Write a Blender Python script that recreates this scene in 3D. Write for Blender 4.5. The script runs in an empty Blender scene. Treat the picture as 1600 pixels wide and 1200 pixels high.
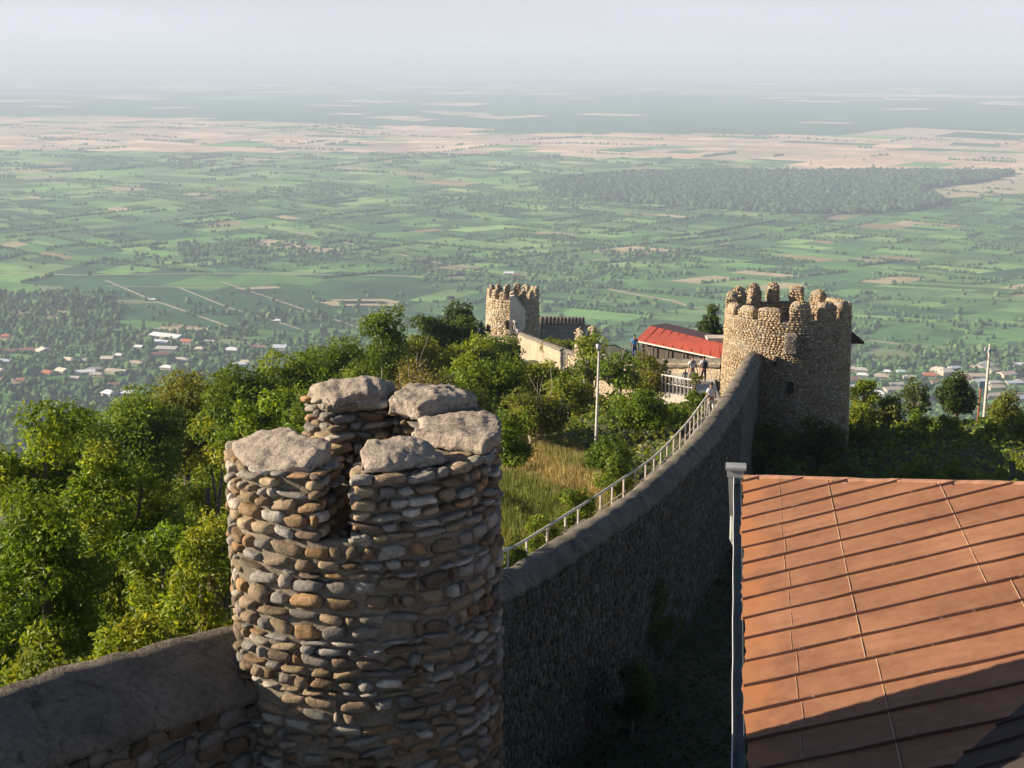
import bpy, bmesh, math, random
import numpy as np
from mathutils import Vector, Matrix

random.seed(7)
RNG = np.random.default_rng(11)
R = math.radians
sc = bpy.context.scene
col = sc.collection

# ------------------------------------------------------------------ camera
FPX = 2198.0                      # focal length in pixels of the 1600 x 1200 photograph
PITCH = R(13.21)
cam_d = bpy.data.cameras.new("camera")
cam_d.sensor_width = 36.0
cam_d.lens = 36.0 * FPX / 1600.0
cam_d.clip_start = 0.1
cam_d.clip_end = 200000.0
cam = bpy.data.objects.new("camera", cam_d)
col.objects.link(cam)
cam.location = (0, 0, 0)
cam.rotation_euler = (R(90) - PITCH, 0, 0)
sc.camera = cam

# ------------------------------------------------------------------ world, sun, exposure
SUN_AZ, SUN_EL = R(271.0), R(20.5)
world = bpy.data.worlds.new("World")
sc.world = world
world.use_nodes = True
wn = world.node_tree
wn.nodes.clear()
sky = wn.nodes.new("ShaderNodeTexSky")
sky.sky_type = 'NISHITA'
sky.sun_disc = False
sky.sun_elevation = SUN_EL
sky.sun_rotation = SUN_AZ
sky.altitude = 800
sky.air_density = 1.0
sky.dust_density = 2.0
sky.ozone_density = 2.5
bg = wn.nodes.new("ShaderNodeBackground")
bg.inputs[1].default_value = 0.05
wo = wn.nodes.new("ShaderNodeOutputWorld")
# the sky whitens towards the horizon in the summer haze
sepz = wn.nodes.new("ShaderNodeSeparateXYZ")
mr = wn.nodes.new("ShaderNodeMapRange")
mr.inputs[1].default_value = 0.03; mr.inputs[2].default_value = 0.13; mr.inputs[3].default_value = 0.97; mr.inputs[4].default_value = 0.0
skm = wn.nodes.new("ShaderNodeMix"); skm.data_type = 'RGBA'
tc = wn.nodes.new("ShaderNodeTexCoord")
wn.links.new(tc.outputs['Generated'], sepz.inputs[0]); wn.links.new(sepz.outputs[2], mr.inputs[0])
wn.links.new(mr.outputs[0], skm.inputs[0]); wn.links.new(sky.outputs[0], skm.inputs[6])
skm.inputs[7].default_value = (6.95, 7.1, 7.75, 1)
skn = wn.nodes.new('ShaderNodeTexNoise'); skn.inputs['Scale'].default_value = 3.0; skn.inputs['Detail'].default_value = 3
skp = wn.nodes.new('ShaderNodeMapping'); skp.inputs['Scale'].default_value = (1, 1, 9)
wn.links.new(tc.outputs['Generated'], skp.inputs[0]); wn.links.new(skp.outputs[0], skn.inputs['Vector'])
skr = wn.nodes.new('ShaderNodeMapRange'); skr.inputs[1].default_value = .3; skr.inputs[2].default_value = .7; skr.inputs[3].default_value = .95; skr.inputs[4].default_value = 1.05
wn.links.new(skn.outputs['Fac'], skr.inputs[0])
skx = wn.nodes.new('ShaderNodeVectorMath'); skx.operation = 'SCALE'
wn.links.new(skm.outputs[2], skx.inputs[0]); wn.links.new(skr.outputs[0], skx.inputs['Scale'])
wn.links.new(skx.outputs[0], bg.inputs[0])
wn.links.new(bg.outputs[0], wo.inputs[0])

sun_d = bpy.data.lights.new("sun", 'SUN')
sun_d.energy = 5.0
sun_d.angle = R(0.55)
sun_d.color = (1.0, 0.85, 0.66)
sun = bpy.data.objects.new("sun", sun_d)
col.objects.link(sun)
SDIR = Vector((math.sin(SUN_AZ) * math.cos(SUN_EL), math.cos(SUN_AZ) * math.cos(SUN_EL), math.sin(SUN_EL)))
sun.rotation_euler = SDIR.to_track_quat('Z', 'Y').to_euler()

sc.view_settings.view_transform = 'Standard'
sc.view_settings.look = 'None'
sc.view_settings.exposure = 1.14
sc.view_settings.gamma = 1.0
sc.render.engine = 'CYCLES'
sc.cycles.max_bounces = 6
sc.cycles.diffuse_bounces = 2
sc.cycles.transmission_bounces = 4
sc.cycles.transparent_max_bounces = 8
sc.cycles.volume_bounces = 0
sc.cycles.sample_clamp_indirect = 6.0
sc.cycles.use_denoising = True

# ------------------------------------------------------------------ helpers
CP, SP = math.cos(PITCH), math.sin(PITCH)
def ray(px, py):
    u = (px - 800.0) / FPX
    v = (600.0 - py) / FPX
    return Vector((u, CP + v * SP, -SP + v * CP))
def P(px, py, D):
    """World point seen at photo pixel (px, py) at forward distance D."""
    r = ray(px, py)
    return r * (D / r.y)
def PZ(px, py, z):
    r = ray(px, py)
    return r * (z / r.z)
def interp(x, xs, ys):
    return float(np.interp(x, xs, ys))

def tag(o, label=None, cat=None, group=None, kind=None):
    if label: o["label"] = label
    if cat: o["category"] = cat
    if group: o["group"] = group
    if kind: o["kind"] = kind
    return o
def empty(name, loc=(0, 0, 0), rz=0.0, **kw):
    o = bpy.data.objects.new(name, None)
    col.objects.link(o)
    o.location = loc
    o.rotation_euler = (0, 0, rz)
    o.empty_display_size = 0.2
    if kw: tag(o, **kw)
    return o
def copy_tree(o, parent=None):
    c = o.copy()
    col.objects.link(c)
    if parent is not None: c.parent = parent
    for ch in list(o.children):
        copy_tree(ch, c)
    return c

class MB:
    """Collects geometry as arrays, then links it as ONE mesh object."""
    def __init__(s):
        s.V, s.F, s.C, s.n = [], [], [], 0
    def add(s, V, F, C=None):
        V = np.asarray(V, dtype=np.float32).reshape(-1, 3)
        s.V.append(V)
        if isinstance(F, np.ndarray):
            s.F.append(F + s.n)
        else:
            by = {}
            for f in F: by.setdefault(len(f), []).append(f)
            for k, l in by.items(): s.F.append(np.array(l, dtype=np.int64) + s.n)
        if C is None: C = (1, 1, 1)
        C = np.asarray(C, dtype=np.float32)
        if C.ndim == 1: C = np.tile(C[:3], (len(V), 1))
        s.C.append(C)
        s.n += len(V)
        return s
    def box(s, lo, hi, C=None, M=None):
        x0, y0, z0 = lo; x1, y1, z1 = hi
        V = [(x0,y0,z0),(x1,y0,z0),(x1,y1,z0),(x0,y1,z0),(x0,y0,z1),(x1,y0,z1),(x1,y1,z1),(x0,y1,z1)]
        if M is not None: V = [tuple(M @ Vector(v)) for v in V]
        return s.add(V, [(0,3,2,1),(4,5,6,7),(0,1,5,4),(1,2,6,5),(2,3,7,6),(3,0,4,7)], C)
    def tube(s, pts, rad, n=6, C=None):
        pts = [Vector(p) for p in pts]
        if not hasattr(rad, '__len__'): rad = [rad] * len(pts)
        V, F = [], []
        up = Vector((0, 0, 1))
        for i, p in enumerate(pts):
            a = pts[max(i - 1, 0)]; b = pts[min(i + 1, len(pts) - 1)]
            d = (b - a).normalized()
            q = up if abs(d.z) < 0.9 else Vector((1, 0, 0))
            e1 = d.cross(q).normalized(); e2 = d.cross(e1)
            for k in range(n):
                t = 2 * math.pi * k / n
                V.append(p + (e1 * math.cos(t) + e2 * math.sin(t)) * rad[i])
        for i in range(len(pts) - 1):
            for k in range(n):
                k2 = (k + 1) % n
                F.append((i*n+k, i*n+k2, (i+1)*n+k2, (i+1)*n+k))
        F.append(tuple(range(n))[::-1])
        F.append(tuple((len(pts)-1)*n + k for k in range(n)))
        return s.add([tuple(v) for v in V], F, C)
    def build(s, name, mat, parent=None, smooth=False, loc=None):
        V = np.concatenate(s.V); C = np.concatenate(s.C)
        if loc is not None: V = V - np.asarray(loc, dtype=np.float32)
        me = bpy.data.meshes.new(name)
        me.vertices.add(len(V))
        me.vertices.foreach_set("co", V.astype(np.float32).ravel())
        nl = sum(f.size for f in s.F); npoly = sum(len(f) for f in s.F)
        me.loops.add(nl); me.polygons.add(npoly)
        li = np.concatenate([f.ravel() for f in s.F]).astype(np.int32)
        tot = np.concatenate([np.full(len(f), f.shape[1], dtype=np.int32) for f in s.F])
        st = np.concatenate([[0], np.cumsum(tot)[:-1]]).astype(np.int32)
        me.loops.foreach_set("vertex_index", li)
        me.polygons.foreach_set("loop_start", st)
        me.polygons.foreach_set("loop_total", tot)
        me.polygons.foreach_set("use_smooth", np.full(npoly, bool(smooth)))
        a = me.attributes.new("Col", 'FLOAT_COLOR', 'POINT')
        c4 = np.ones((len(V), 4), dtype=np.float32); c4[:, :3] = C
        a.data.foreach_set("color", c4.ravel())
        me.update(calc_edges=True)
        me.validate()
        me.materials.append(mat)
        o = bpy.data.objects.new(name, me)
        col.objects.link(o)
        if parent is not None: o.parent = parent
        if loc is not None: o.location = loc
        return o

def wob(V, scale, seed, octaves=2):
    """Smooth pseudo noise in about [-1, 1] at points V (n,3)."""
    rg = np.random.default_rng(seed)
    V = np.asarray(V, dtype=np.float64)
    out = np.zeros(len(V)); amp = 1.0; tot = 0
    for o in range(octaves):
        for k in range(4):
            d = rg.normal(size=3); d /= np.linalg.norm(d)
            out += amp * np.sin(V @ d * (2 * math.pi / scale) * rg.uniform(.7, 1.4) + rg.uniform(0, 6.28)) * .4
        tot += amp; scale *= .47; amp *= .5
    return out / tot

# ------------------------------------------------------------------ materials
def newmat(name):
    m = bpy.data.materials.new(name); m.use_nodes = True
    nt = m.node_tree
    b = nt.nodes["Principled BSDF"]
    return m, nt, b
def node(nt, t, **kw):
    n = nt.nodes.new(t)
    for k, v in kw.items(): setattr(n, k, v)
    return n
def mixc(nt, fac, a, b, mode='MIX'):
    n = nt.nodes.new('ShaderNodeMix'); n.data_type = 'RGBA'; n.blend_type = mode
    for i, v in ((0, fac), (6, a), (7, b)):
        if hasattr(v, 'links'): nt.links.new(v, n.inputs[i])
        else: n.inputs[i].default_value = v if i == 0 else (*v, 1)
    return n.outputs[2]
def noise(nt, scale, detail=4, rough=.55, coord=None, dist=0):
    n = node(nt, 'ShaderNodeTexNoise'); n.inputs['Scale'].default_value = scale
    n.inputs['Detail'].default_value = detail; n.inputs['Roughness'].default_value = rough
    n.inputs['Distortion'].default_value = dist
    if coord is None: coord = tcoord(nt)
    nt.links.new(coord, n.inputs['Vector'])
    return n.outputs['Fac']
def tcoord(nt, which='Object'):
    for n in nt.nodes:
        if n.type == 'TEX_COORD': return n.outputs[which]
    return node(nt, 'ShaderNodeTexCoord').outputs[which]
def ramp(nt, fac, stops):
    n = node(nt, 'ShaderNodeValToRGB')
    e = n.color_ramp.elements
    while len(e) < len(stops): e.new(.5)
    for i, (p, c) in enumerate(stops):
        e[i].position = p; e[i].color = (c, c, c, 1) if not hasattr(c, '__len__') else (*c, 1)
    nt.links.new(fac, n.inputs[0])
    return n.outputs[0]
def bump(nt, b, h, strength, dist):
    n = node(nt, 'ShaderNodeBump'); n.inputs['Strength'].default_value = strength
    n.inputs['Distance'].default_value = dist
    nt.links.new(h, n.inputs['Height']); nt.links.new(n.outputs[0], b.inputs['Normal'])
def attr(nt, name='Col'):
    n = node(nt, 'ShaderNodeAttribute'); n.attribute_name = name
    return n.outputs['Color']

M = {}
def mk_plain(key, c, rough=.7, metal=0, nscale=6, amt=.25, bs=.2, bd=.01):
    m, nt, b = newmat(key)
    n = noise(nt, nscale)
    k = ramp(nt, n, [(.3, 1 - amt), (.7, 1 + amt * .6)])
    nt.links.new(mixc(nt, 1.0, c, k, 'MULTIPLY'), b.inputs['Base Color'])
    b.inputs['Roughness'].default_value = rough; b.inputs['Metallic'].default_value = metal
    if bs: bump(nt, b, n, bs, bd)
    M[key] = m
    return m
def mk_attr(key, rough=.8, nscale=8, amt=.35, bs=.5, bd=.02, spec=.3):
    """vertex colour x fine mottling"""
    m, nt, b = newmat(key)
    n = noise(nt, nscale, 6, .65)
    k = ramp(nt, n, [(.3, 1 - amt), (.72, 1 + amt * .7)])
    nt.links.new(mixc(nt, 1.0, attr(nt), k, 'MULTIPLY'), b.inputs['Base Color'])
    b.inputs['Roughness'].default_value = rough
    b.inputs['Specular IOR Level'].default_value = spec
    if bs: bump(nt, b, n, bs, bd)
    M[key] = m
    return m

def mk_cobble(key):
    m, nt, b = newmat(key)
    n1 = noise(nt, 5, 6, .7); n2 = noise(nt, 38, 4, .75); n3 = noise(nt, 1.9, 5, .7, dist=.5)
    c = mixc(nt, 1.0, attr(nt), ramp(nt, n1, [(.28, .55), (.72, 1.3)]), 'MULTIPLY')
    c = mixc(nt, 1.0, c, ramp(nt, n2, [(.3, .72), (.7, 1.2)]), 'MULTIPLY')
    c = mixc(nt, ramp(nt, n3, [(.54, 0.0), (.66, .5)]), c, (.185, .155, .118))      # mortar smeared over the stones
    nt.links.new(c, b.inputs['Base Color']); b.inputs['Roughness'].default_value = .88
    b.inputs['Specular IOR Level'].default_value = .18
    h = node(nt, 'ShaderNodeMath', operation='MULTIPLY_ADD'); nt.links.new(n2, h.inputs[0]); h.inputs[1].default_value = .3; nt.links.new(n1, h.inputs[2])
    bump(nt, b, h.outputs[0], .9, .045)
    M[key] = m
mk_cobble('cobble')
mk_attr('cobble_far', .85, 3, .3, .5, .04)

def mk_mortar(key, c1, c2, sc1=2.2, bd=.03):
    m, nt, b = newmat(key)
    n1 = noise(nt, sc1, 6, .6); n2 = noise(nt, sc1 * 11, 5, .7)
    c = mixc(nt, ramp(nt, n1, [(.35, 0.0), (.65, 1.0)]), c1, c2)
    k = ramp(nt, n2, [(.3, .62), (.65, 1.15)])
    n3 = noise(nt, sc1 * .7, 6, .7, dist=.6)
    lich = ramp(nt, n3, [(.58, 0.0), (.66, 1.0)])
    c = mixc(nt, lich, c, (c1[0]*.55, c1[1]*.6, c1[2]*.62))
    vc = node(nt, 'ShaderNodeTexVoronoi'); vc.feature = 'DISTANCE_TO_EDGE'; vc.inputs['Scale'].default_value = sc1 * .55
    wn_ = node(nt, 'ShaderNodeTexNoise'); wn_.inputs['Scale'].default_value = sc1 * 2; wn_.inputs['Detail'].default_value = 5
    nt.links.new(tcoord(nt), wn_.inputs['Vector'])
    va = node(nt, 'ShaderNodeVectorMath', operation='MULTIPLY_ADD'); nt.links.new(wn_.outputs['Color'], va.inputs[0]); va.inputs[1].default_value = (.5 / sc1,) * 3
    nt.links.new(tcoord(nt), va.inputs[2]); nt.links.new(va.outputs[0], vc.inputs['Vector'])
    crk = ramp(nt, vc.outputs['Distance'], [(.0, .68), (.010, 1.0)])
    c = mixc(nt, 1.0, c, crk, 'MULTIPLY')
    nt.links.new(mixc(nt, 1.0, c, k, 'MULTIPLY'), b.inputs['Base Color'])
    b.inputs['Roughness'].default_value = .92
    b.inputs['Specular IOR Level'].default_value = .2
    h = node(nt, 'ShaderNodeMath', operation='ADD'); nt.links.new(n1, h.inputs[0]); nt.links.new(n2, h.inputs[1])
    bump(nt, b, h.outputs[0], .7, bd)
    M[key] = m
mk_mortar('mortar', (.145, .12, .09), (.225, .19, .14))
mk_mortar('coping', (.30, .25, .20), (.46, .385, .31), 2.6, .06)
mk_mortar('merlon_mortar', (.27, .225, .17), (.37, .30, .23), 1.7, .04)
mk_mortar('wall_cap', (.125, .11, .088), (.215, .185, .145), 1.5, .07)
mk_mortar('plaster', (.55, .50, .43), (.68, .62, .54), 1.0, .02)

def mk_rubble(key, vs, ca, cb, mort):
    """rubble masonry: voronoi stones in mortar, with relief"""
    m, nt, b = newmat(key)
    mp = node(nt, 'ShaderNodeMapping'); mp.inputs['Scale'].default_value = (1, 1, 1.7)
    nt.links.new(tcoord(nt), mp.inputs[0])
    v = node(nt, 'ShaderNodeTexVoronoi'); v.feature = 'F1'; v.inputs['Scale'].default_value = vs
    v2 = node(nt, 'ShaderNodeTexVoronoi'); v2.feature = 'DISTANCE_TO_EDGE'; v2.inputs['Scale'].default_value = vs
    dn = node(nt, 'ShaderNodeTexNoise'); dn.inputs['Scale'].default_value = vs * .8
    nt.links.new(mp.outputs[0], dn.inputs['Vector'])
    ad = node(nt, 'ShaderNodeVectorMath', operation='MULTIPLY_ADD')
    nt.links.new(dn.outputs['Color'], ad.inputs[0]); ad.inputs[1].default_value = (.35/vs,) * 3
    nt.links.new(mp.outputs[0], ad.inputs[2])
    for q in (v, v2): nt.links.new(ad.outputs[0], q.inputs['Vector'])
    sep = node(nt, 'ShaderNodeSeparateColor'); nt.links.new(v.outputs['Color'], sep.inputs[0])
    c = mixc(nt, sep.outputs[0], ca, cb)
    edge = ramp(nt, v2.outputs['Distance'], [(.02, 0.0), (.16, 1.0)])
    c = mixc(nt, edge, mort, c)
    n2 = noise(nt, vs * 3, 5, .7)
    c = mixc(nt, 1.0, c, ramp(nt, n2, [(.3, .7), (.7, 1.2)]), 'MULTIPLY')
    big = noise(nt, .35, 4, .6)
    c = mixc(nt, 1.0, c, ramp(nt, big, [(.3, .75), (.7, 1.15)]), 'MULTIPLY')
    nt.links.new(c, b.inputs['Base Color'])
    b.inputs['Roughness'].default_value = .9
    h = node(nt, 'ShaderNodeMath', operation='MULTIPLY_ADD'); nt.links.new(n2, h.inputs[0]); h.inputs[1].default_value = .35
    nt.links.new(edge, h.inputs[2])
    bump(nt, b, h.outputs[0], .8, .06)
    M[key] = m
mk_rubble('rubble', 3.6, (.28, .225, .165), (.16, .13, .10), (.26, .225, .18))
mk_rubble('shaded_rubble', 2.3, (.11, .085, .058), (.05, .04, .03), (.11, .095, .072))  # darker rubble for the long wall, its shade put into the colour
mk_rubble('rubble_far', 2.6, (.47, .37, .24), (.28, .22, .15), (.42, .345, .25))

def mk_leaf(key, tint, trans=.35, rough=.5):
    m, nt, b = newmat(key)
    a = attr(nt)
    c = mixc(nt, 1.0, a, tint, 'MULTIPLY')
    c = mixc(nt, 1.0, c, ramp(nt, noise(nt, .9, 3, .6), [(.35, .75), (.65, 1.2)]), 'MULTIPLY')
    nt.links.new(c, b.inputs['Base Color'])
    b.inputs['Roughness'].default_value = rough
    b.inputs['Specular IOR Level'].default_value = .22
    t = node(nt, 'ShaderNodeBsdfTranslucent')
    c2 = mixc(nt, 1.0, c, (1.25, 1.15, .45), 'MULTIPLY'); nt.links.new(c2, t.inputs[0])
    mx = node(nt, 'ShaderNodeMixShader'); mx.inputs[0].default_value = trans
    nt.links.new(b.outputs[0], mx.inputs[1]); nt.links.new(t.outputs[0], mx.inputs[2])
    nt.links.new(mx.outputs[0], nt.nodes['Material Output'].inputs[0])
    M[key] = m
mk_leaf('leaf', (2.15, 1.85, 1.1), .45)
mk_leaf('grass', (1.1, 1.0, .95), .3, .7)
mk_plain('bark', (.13, .10, .075), .9, 0, 9, .4, .8, .02)
mk_plain('pale_bark', (.30, .26, .21), .9, 0, 9, .3, .6, .02)
mk_plain('concrete', (.45, .41, .36), .85, 0, 5, .25, .4, .01)
mk_plain('pale_paint', (.66, .60, .52), .55, 0, 7, .18, .1, .003)
mk_plain('rust', (.30, .10, .04), .8, 0, 9, .4, .3, .01)
mk_plain('white_panel', (.75, .76, .78), .5, 0, 3, .1, 0)
mk_plain('wire', (.03, .03, .03), .6, 0, 3, .1, 0)
mk_plain('dark_void', (.015, .013, .011), .95, 0, 3, .2, 0)
mk_plain('dark_wood', (.05, .035, .025), .8, 0, 9, .3, .3, .01)
mk_plain('galvanised', (.36, .37, .36), .55, .3, 4, .2, .1, .005)
mk_plain('cable', (.6, .6, .58), .5, 0, 3, .1, 0)
mk_plain('red_roof', (.38, .075, .04), .5, 0, 1.2, .12, .05, .01)
mk_plain('house_wall', (.40, .34, .27), .9, 0, 2, .2, .2, .01)
mk_plain('gravel', (.33, .28, .21), .95, 0, 3, .3, .5, .03)
mk_attr('person', .75, 20, .15, .1, .002)

# ------------------------------------------------------------------ the ridge the fortress stands on
# centre line and crest of the wall that runs past the small turret down to the big tower: (D, x, z_top)
WALL = [(-12, -17.5, -4.0), (-4, -12.5, -4.3), (4, -8.0, -4.7), (8.0, -5.45, -4.93), (10.6, -3.98, -5.12), (13.0, -2.35, -5.55),
        (15.5, -1.55, -6.3), (22, -2.0, -8.9), (30, -1.45, -11.9), (34, -.6, -13.2), (36.5, .25, -13.75), (40, 2.0, -13.95),
        (44, 4.0, -14.12), (50, 6.45, -14.3), (56, 8.4, -14.55), (62, 10.05, -14.9), (68, 11.5, -15.4), (75.6, 13.25, -16.1), (77.6, 13.75, -16.25)]
WD = [w[0] for w in WALL]
def xw(y): return interp(y, WD + [90, 120], [w[1] for w in WALL] + [14.5, 14.5])
def z_left(y):
    return interp(y, [-12, 0, 10, 14, 22, 30, 36.5, 44, 50, 62, 75, 86, 110, 130, 160, 190, 230, 300, 600, 1000, 1300, 1600],
                  [-6, -6.6, -7.4, -8.3, -11, -14, -15.4, -15.7, -16.0, -16.8, -18.6, -21.2, -25.5, -29, -34, -39, -48, -76, -200, -345, -455, -560])
def z_right(y):
    return interp(y, [-12, 0, 10, 24, 36, 60, 78, 92, 110, 150, 190, 300, 600, 1000, 1300, 1600],
                  [-11, -11.5, -13, -17, -20.5, -21.2, -22, -24.6, -30, -42.5, -55, -95, -215, -350, -455, -560])
def tz(x, y):
    s = x - xw(y)
    if s < 0:
        q = -s
        drop = .10 * max(0, q - 2) + .16 * max(0, q - 14) + .1 * max(0, q - 40)
        z = z_left(y) - min(drop, 160)
    else:
        z = z_right(y) - min(.12 * max(0, s - 22) + .25 * max(0, s - 60), 160)
    a = min(1, max(0, (abs(s) - 2) / 6))
    z += a * .35 * (math.sin(x * .31 + y * .17) + math.sin(y * .41 - x * .13))
    return z

def build_hillside():
    s_l = [-900, -600, -400, -280, -200, -150, -110, -85, -65, -50, -42, -36, -31, -27, -23, -20, -17, -14.5, -12, -10, -8, -6.5, -5, -4, -3, -2.2, -1.5, -.9, -.25]
    ss = s_l + [.25] + [-v for v in reversed(s_l[:-1])]
    ys = list(np.arange(-14, 100, 1.5)) + list(np.arange(100, 200, 5)) + list(np.arange(200, 420, 20)) + list(np.arange(420, 1601, 60))
    V, F = [], []
    for y in ys:
        for s in ss:
            x = xw(y) + s
            V.append((x, y, tz(x, y)))
    n = len(ss)
    for j in range(len(ys) - 1):
        for i in range(n - 1):
            F.append((j*n+i, j*n+i+1, (j+1)*n+i+1, (j+1)*n+i))
    m, nt, b = newmat('soil')
    n1 = noise(nt, .25, 6, .65); n2 = noise(nt, 3.5, 6, .7)
    c = mixc(nt, ramp(nt, n1, [(.4, 0.0), (.62, 1.0)]), (.035, .055, .018), (.085, .085, .035))
    c = mixc(nt, 1.0, c, ramp(nt, n2, [(.3, .5), (.7, 1.4)]), 'MULTIPLY')
    nt.links.new(c, b.inputs['Base Color']); b.inputs['Roughness'].default_value = .95
    bump(nt, b, n2, .9, .12)
    tag(MB().add(V, F).build('hillside', m, smooth=True), kind='structure')
build_hillside()

# ------------------------------------------------------------------ the plain: one mosaic of fields
ZP = -450.0
def plain_at(px, py): return PZ(px, py, ZP)
HEDGE = []                        # (x0, y0, x1, y1)
def build_plain():
    rg = random.Random(5)
    ang = R(36)
    ca, sa = math.cos(ang), math.sin(ang)
    def rot(a, b): return (a * ca + b * sa, -a * sa + b * ca)
    L = 1150.0
    def lat(i, j):
        a = i * L + 260 * math.sin(i * 1.7 + j * .9) + 120 * math.sin(j * 2.3)
        b = j * L + 260 * math.sin(j * 1.3 - i * .8) + 120 * math.cos(i * 2.1)
        return rot(a, b)
    quads = []
    N = 62
    for i in range(-N, N):
        for j in range(-N, N):
            q = [lat(i, j), lat(i+1, j), lat(i+1, j+1), lat(i, j+1)]
            cx = sum(p[0] for p in q) / 4; cy = sum(p[1] for p in q) / 4
            if cy < 300 or cy > 60000 or abs(cx) > .5 * cy + 2600: continue
            quads.append(q)
    V, F, C = [], [], []
    GREEN = [(.055, .095, .026), (.075, .125, .034), (.10, .155, .045), (.045, .085, .03), (.13, .175, .055), (.065, .10, .04), (.16, .185, .065)]
    VINE = [(.020, .050, .020), (.025, .056, .022), (.023, .052, .024)]
    TAN = [(.36, .30, .17), (.30, .25, .13), (.42, .34, .21)]
    PINK = [(.64, .43, .29), (.70, .49, .33), (.57, .41, .28), (.66, .48, .34), (.53, .41, .28)]
    WOOD = [(.024, .055, .026), (.03, .065, .03), (.036, .072, .034)]
    def klass(cx, cy):
        u = cx / max(cy, 1)
        n = math.sin(cx * .0011 + 1) + math.sin(cy * .0013 + cx * .0006)
        if cy < 2350: return 'vill'
        if cy < 2950 and -.34 < u < -.07: return 'vine'
        tan0 = 6000 + 900 * min(1, max(-1, -u * 3)) - 600 * (u > .2) + 350 * n
        wood0 = 8300 + 2600 * min(1, max(0, -(u - .05) * 3.2)) + 250 * n
        if cy < tan0: return 'green' if cy < 4700 else 'pale'
        if cy < wood0: return 'pink'
        if cy < 15500 + 1500 * n: return 'wood'
        return 'far'
    def colour(k):
        r = rg.random()
        if k == 'vill': return rg.choice(GREEN[:4]) if r < .9 else rg.choice(TAN)
        if k == 'vine': return rg.choice(VINE) if r < .88 else rg.choice(GREEN)
        if k == 'green': return rg.choice(GREEN) if r < .84 else (rg.choice(VINE) if r < .955 else rg.choice(TAN))
        if k == 'pale': return rg.choice(GREEN) if r < .68 else ((.20, .21, .09) if r < .92 else rg.choice(TAN))
        if k == 'pink': return rg.choice(PINK) if r < .84 else rg.choice(GREEN[1:5])
        if k == 'wood': return rg.choice(WOOD) if r < .94 else rg.choice(PINK)
        return rg.choice(WOOD) if r < .6 else (rg.choice(PINK) if r < .8 else (.14, .17, .09))
    def lerp(a, b, t): return (a[0] + (b[0]-a[0]) * t, a[1] + (b[1]-a[1]) * t)
    def dist(a, b): return math.hypot(a[0]-b[0], a[1]-b[1])
    def emit(q, c):
        k = len(V)
        f = rg.uniform(.74, 1.26) * (1.8 if c[1] > c[0] else 1.0)
        g = (.71, .97, .87) if c[1] > c[0] else (1, 1, 1)
        for p in q: V.append((p[0], p[1], ZP)); C.append((c[0]*f*g[0], c[1]*f*g[1], c[2]*f*g[2]))
        F.append((k, k+3, k+2, k+1))
    def rec(q, depth, inherited):
        a = (dist(q[0], q[1]) + dist(q[2], q[3])) / 2; b = (dist(q[1], q[2]) + dist(q[3], q[0])) / 2
        cx = sum(p[0] for p in q) / 4; cy = sum(p[1] for p in q) / 4
        k = klass(cx, cy)
        tgt = 8000 if k in ('vill', 'green') else 12000 if k == 'vine' else 16000 if k == 'pale' else 60000 if k == 'pink' else 180000 if k == 'wood' else 420000
        tgt *= rg.uniform(.5, 2.2)
        if cy > 20000: tgt *= 2
        if abs(cx) > .42 * cy + 300: tgt *= 8
        if a * b < tgt or depth > 11:
            c = colour(k)
            if inherited and inherited[0] == k and rg.random() < .45: c = inherited[1]
            emit(q, c); return
        t = rg.uniform(.36, .64)
        if (a > b) if rg.random() < .72 else (a > b * 2.6):
            p, r_ = lerp(q[0], q[1], t), lerp(q[3], q[2], t)
            A, B = [q[0], p, r_, q[3]], [p, q[1], q[2], r_]
        else:
            p, r_ = lerp(q[1], q[2], t), lerp(q[0], q[3], t)
            A, B = [q[0], q[1], p, r_], [r_, p, q[2], q[3]]
        hp = {'vill': .5, 'green': .42, 'pale': .28, 'vine': .0, 'pink': .16, 'wood': 0, 'far': 0}[k]
        if depth <= 3: hp *= 1.5
        if rg.random() < hp and cy < 9500: HEDGE.append((p[0], p[1], r_[0], r_[1], depth))
        inh = inherited
        if depth >= 3 and rg.random() < .5: inh = (k, colour(k))
        rec(A, depth + 1, inh); rec(B, depth + 1, inh)
    for q in quads: rec(q, 0, None)
    m, nt, b = newmat('fields')
    co = tcoord(nt)
    n1 = noise(nt, .012, 5, .65); n2 = noise(nt, .0022, 4, .6); n3 = noise(nt, .11, 3, .6)
    c = mixc(nt, 1.0, attr(nt), ramp(nt, n1, [(.3, .72), (.7, 1.25)]), 'MULTIPLY')
    c = mixc(nt, 1.0, c, ramp(nt, n2, [(.35, .85), (.65, 1.12)]), 'MULTIPLY')
    c = mixc(nt, 1.0, c, ramp(nt, n3, [(.35, .85), (.65, 1.12)]), 'MULTIPLY')
    # rows of vines and crops
    mp = node(nt, 'ShaderNodeMapping'); mp.inputs['Rotation'].default_value = (0, 0, R(-36))
    nt.links.new(co, mp.inputs[0])
    w = node(nt, 'ShaderNodeTexWave'); w.inputs['Scale'].default_value = .055; w.inputs['Distortion'].default_value = .6
    nt.links.new(mp.outputs[0], w.inputs['Vector'])
    c = mixc(nt, 1.0, c, ramp(nt, w.outputs['Fac'], [(.2, .88), (.8, 1.08)]), 'MULTIPLY')
    nt.links.new(c, b.inputs['Base Color']); b.inputs['Roughness'].default_value = .95
    b.inputs['Specular IOR Level'].default_value = .1
    tag(MB().add(V, F, C).build('fields', m), kind='structure')
    g, nt, b = newmat('plain_soil'); b.inputs['Base Color'].default_value = (.06, .10, .035, 1); b.inputs['Roughness'].default_value = .95
    tag(MB().add([(-70000, 500, ZP-1.5), (70000, 500, ZP-1.5), (70000, 72000, ZP-1.5), (-70000, 72000, ZP-1.5)], [(0,1,2,3)]).build('ground', g), kind='structure')
build_plain()

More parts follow.
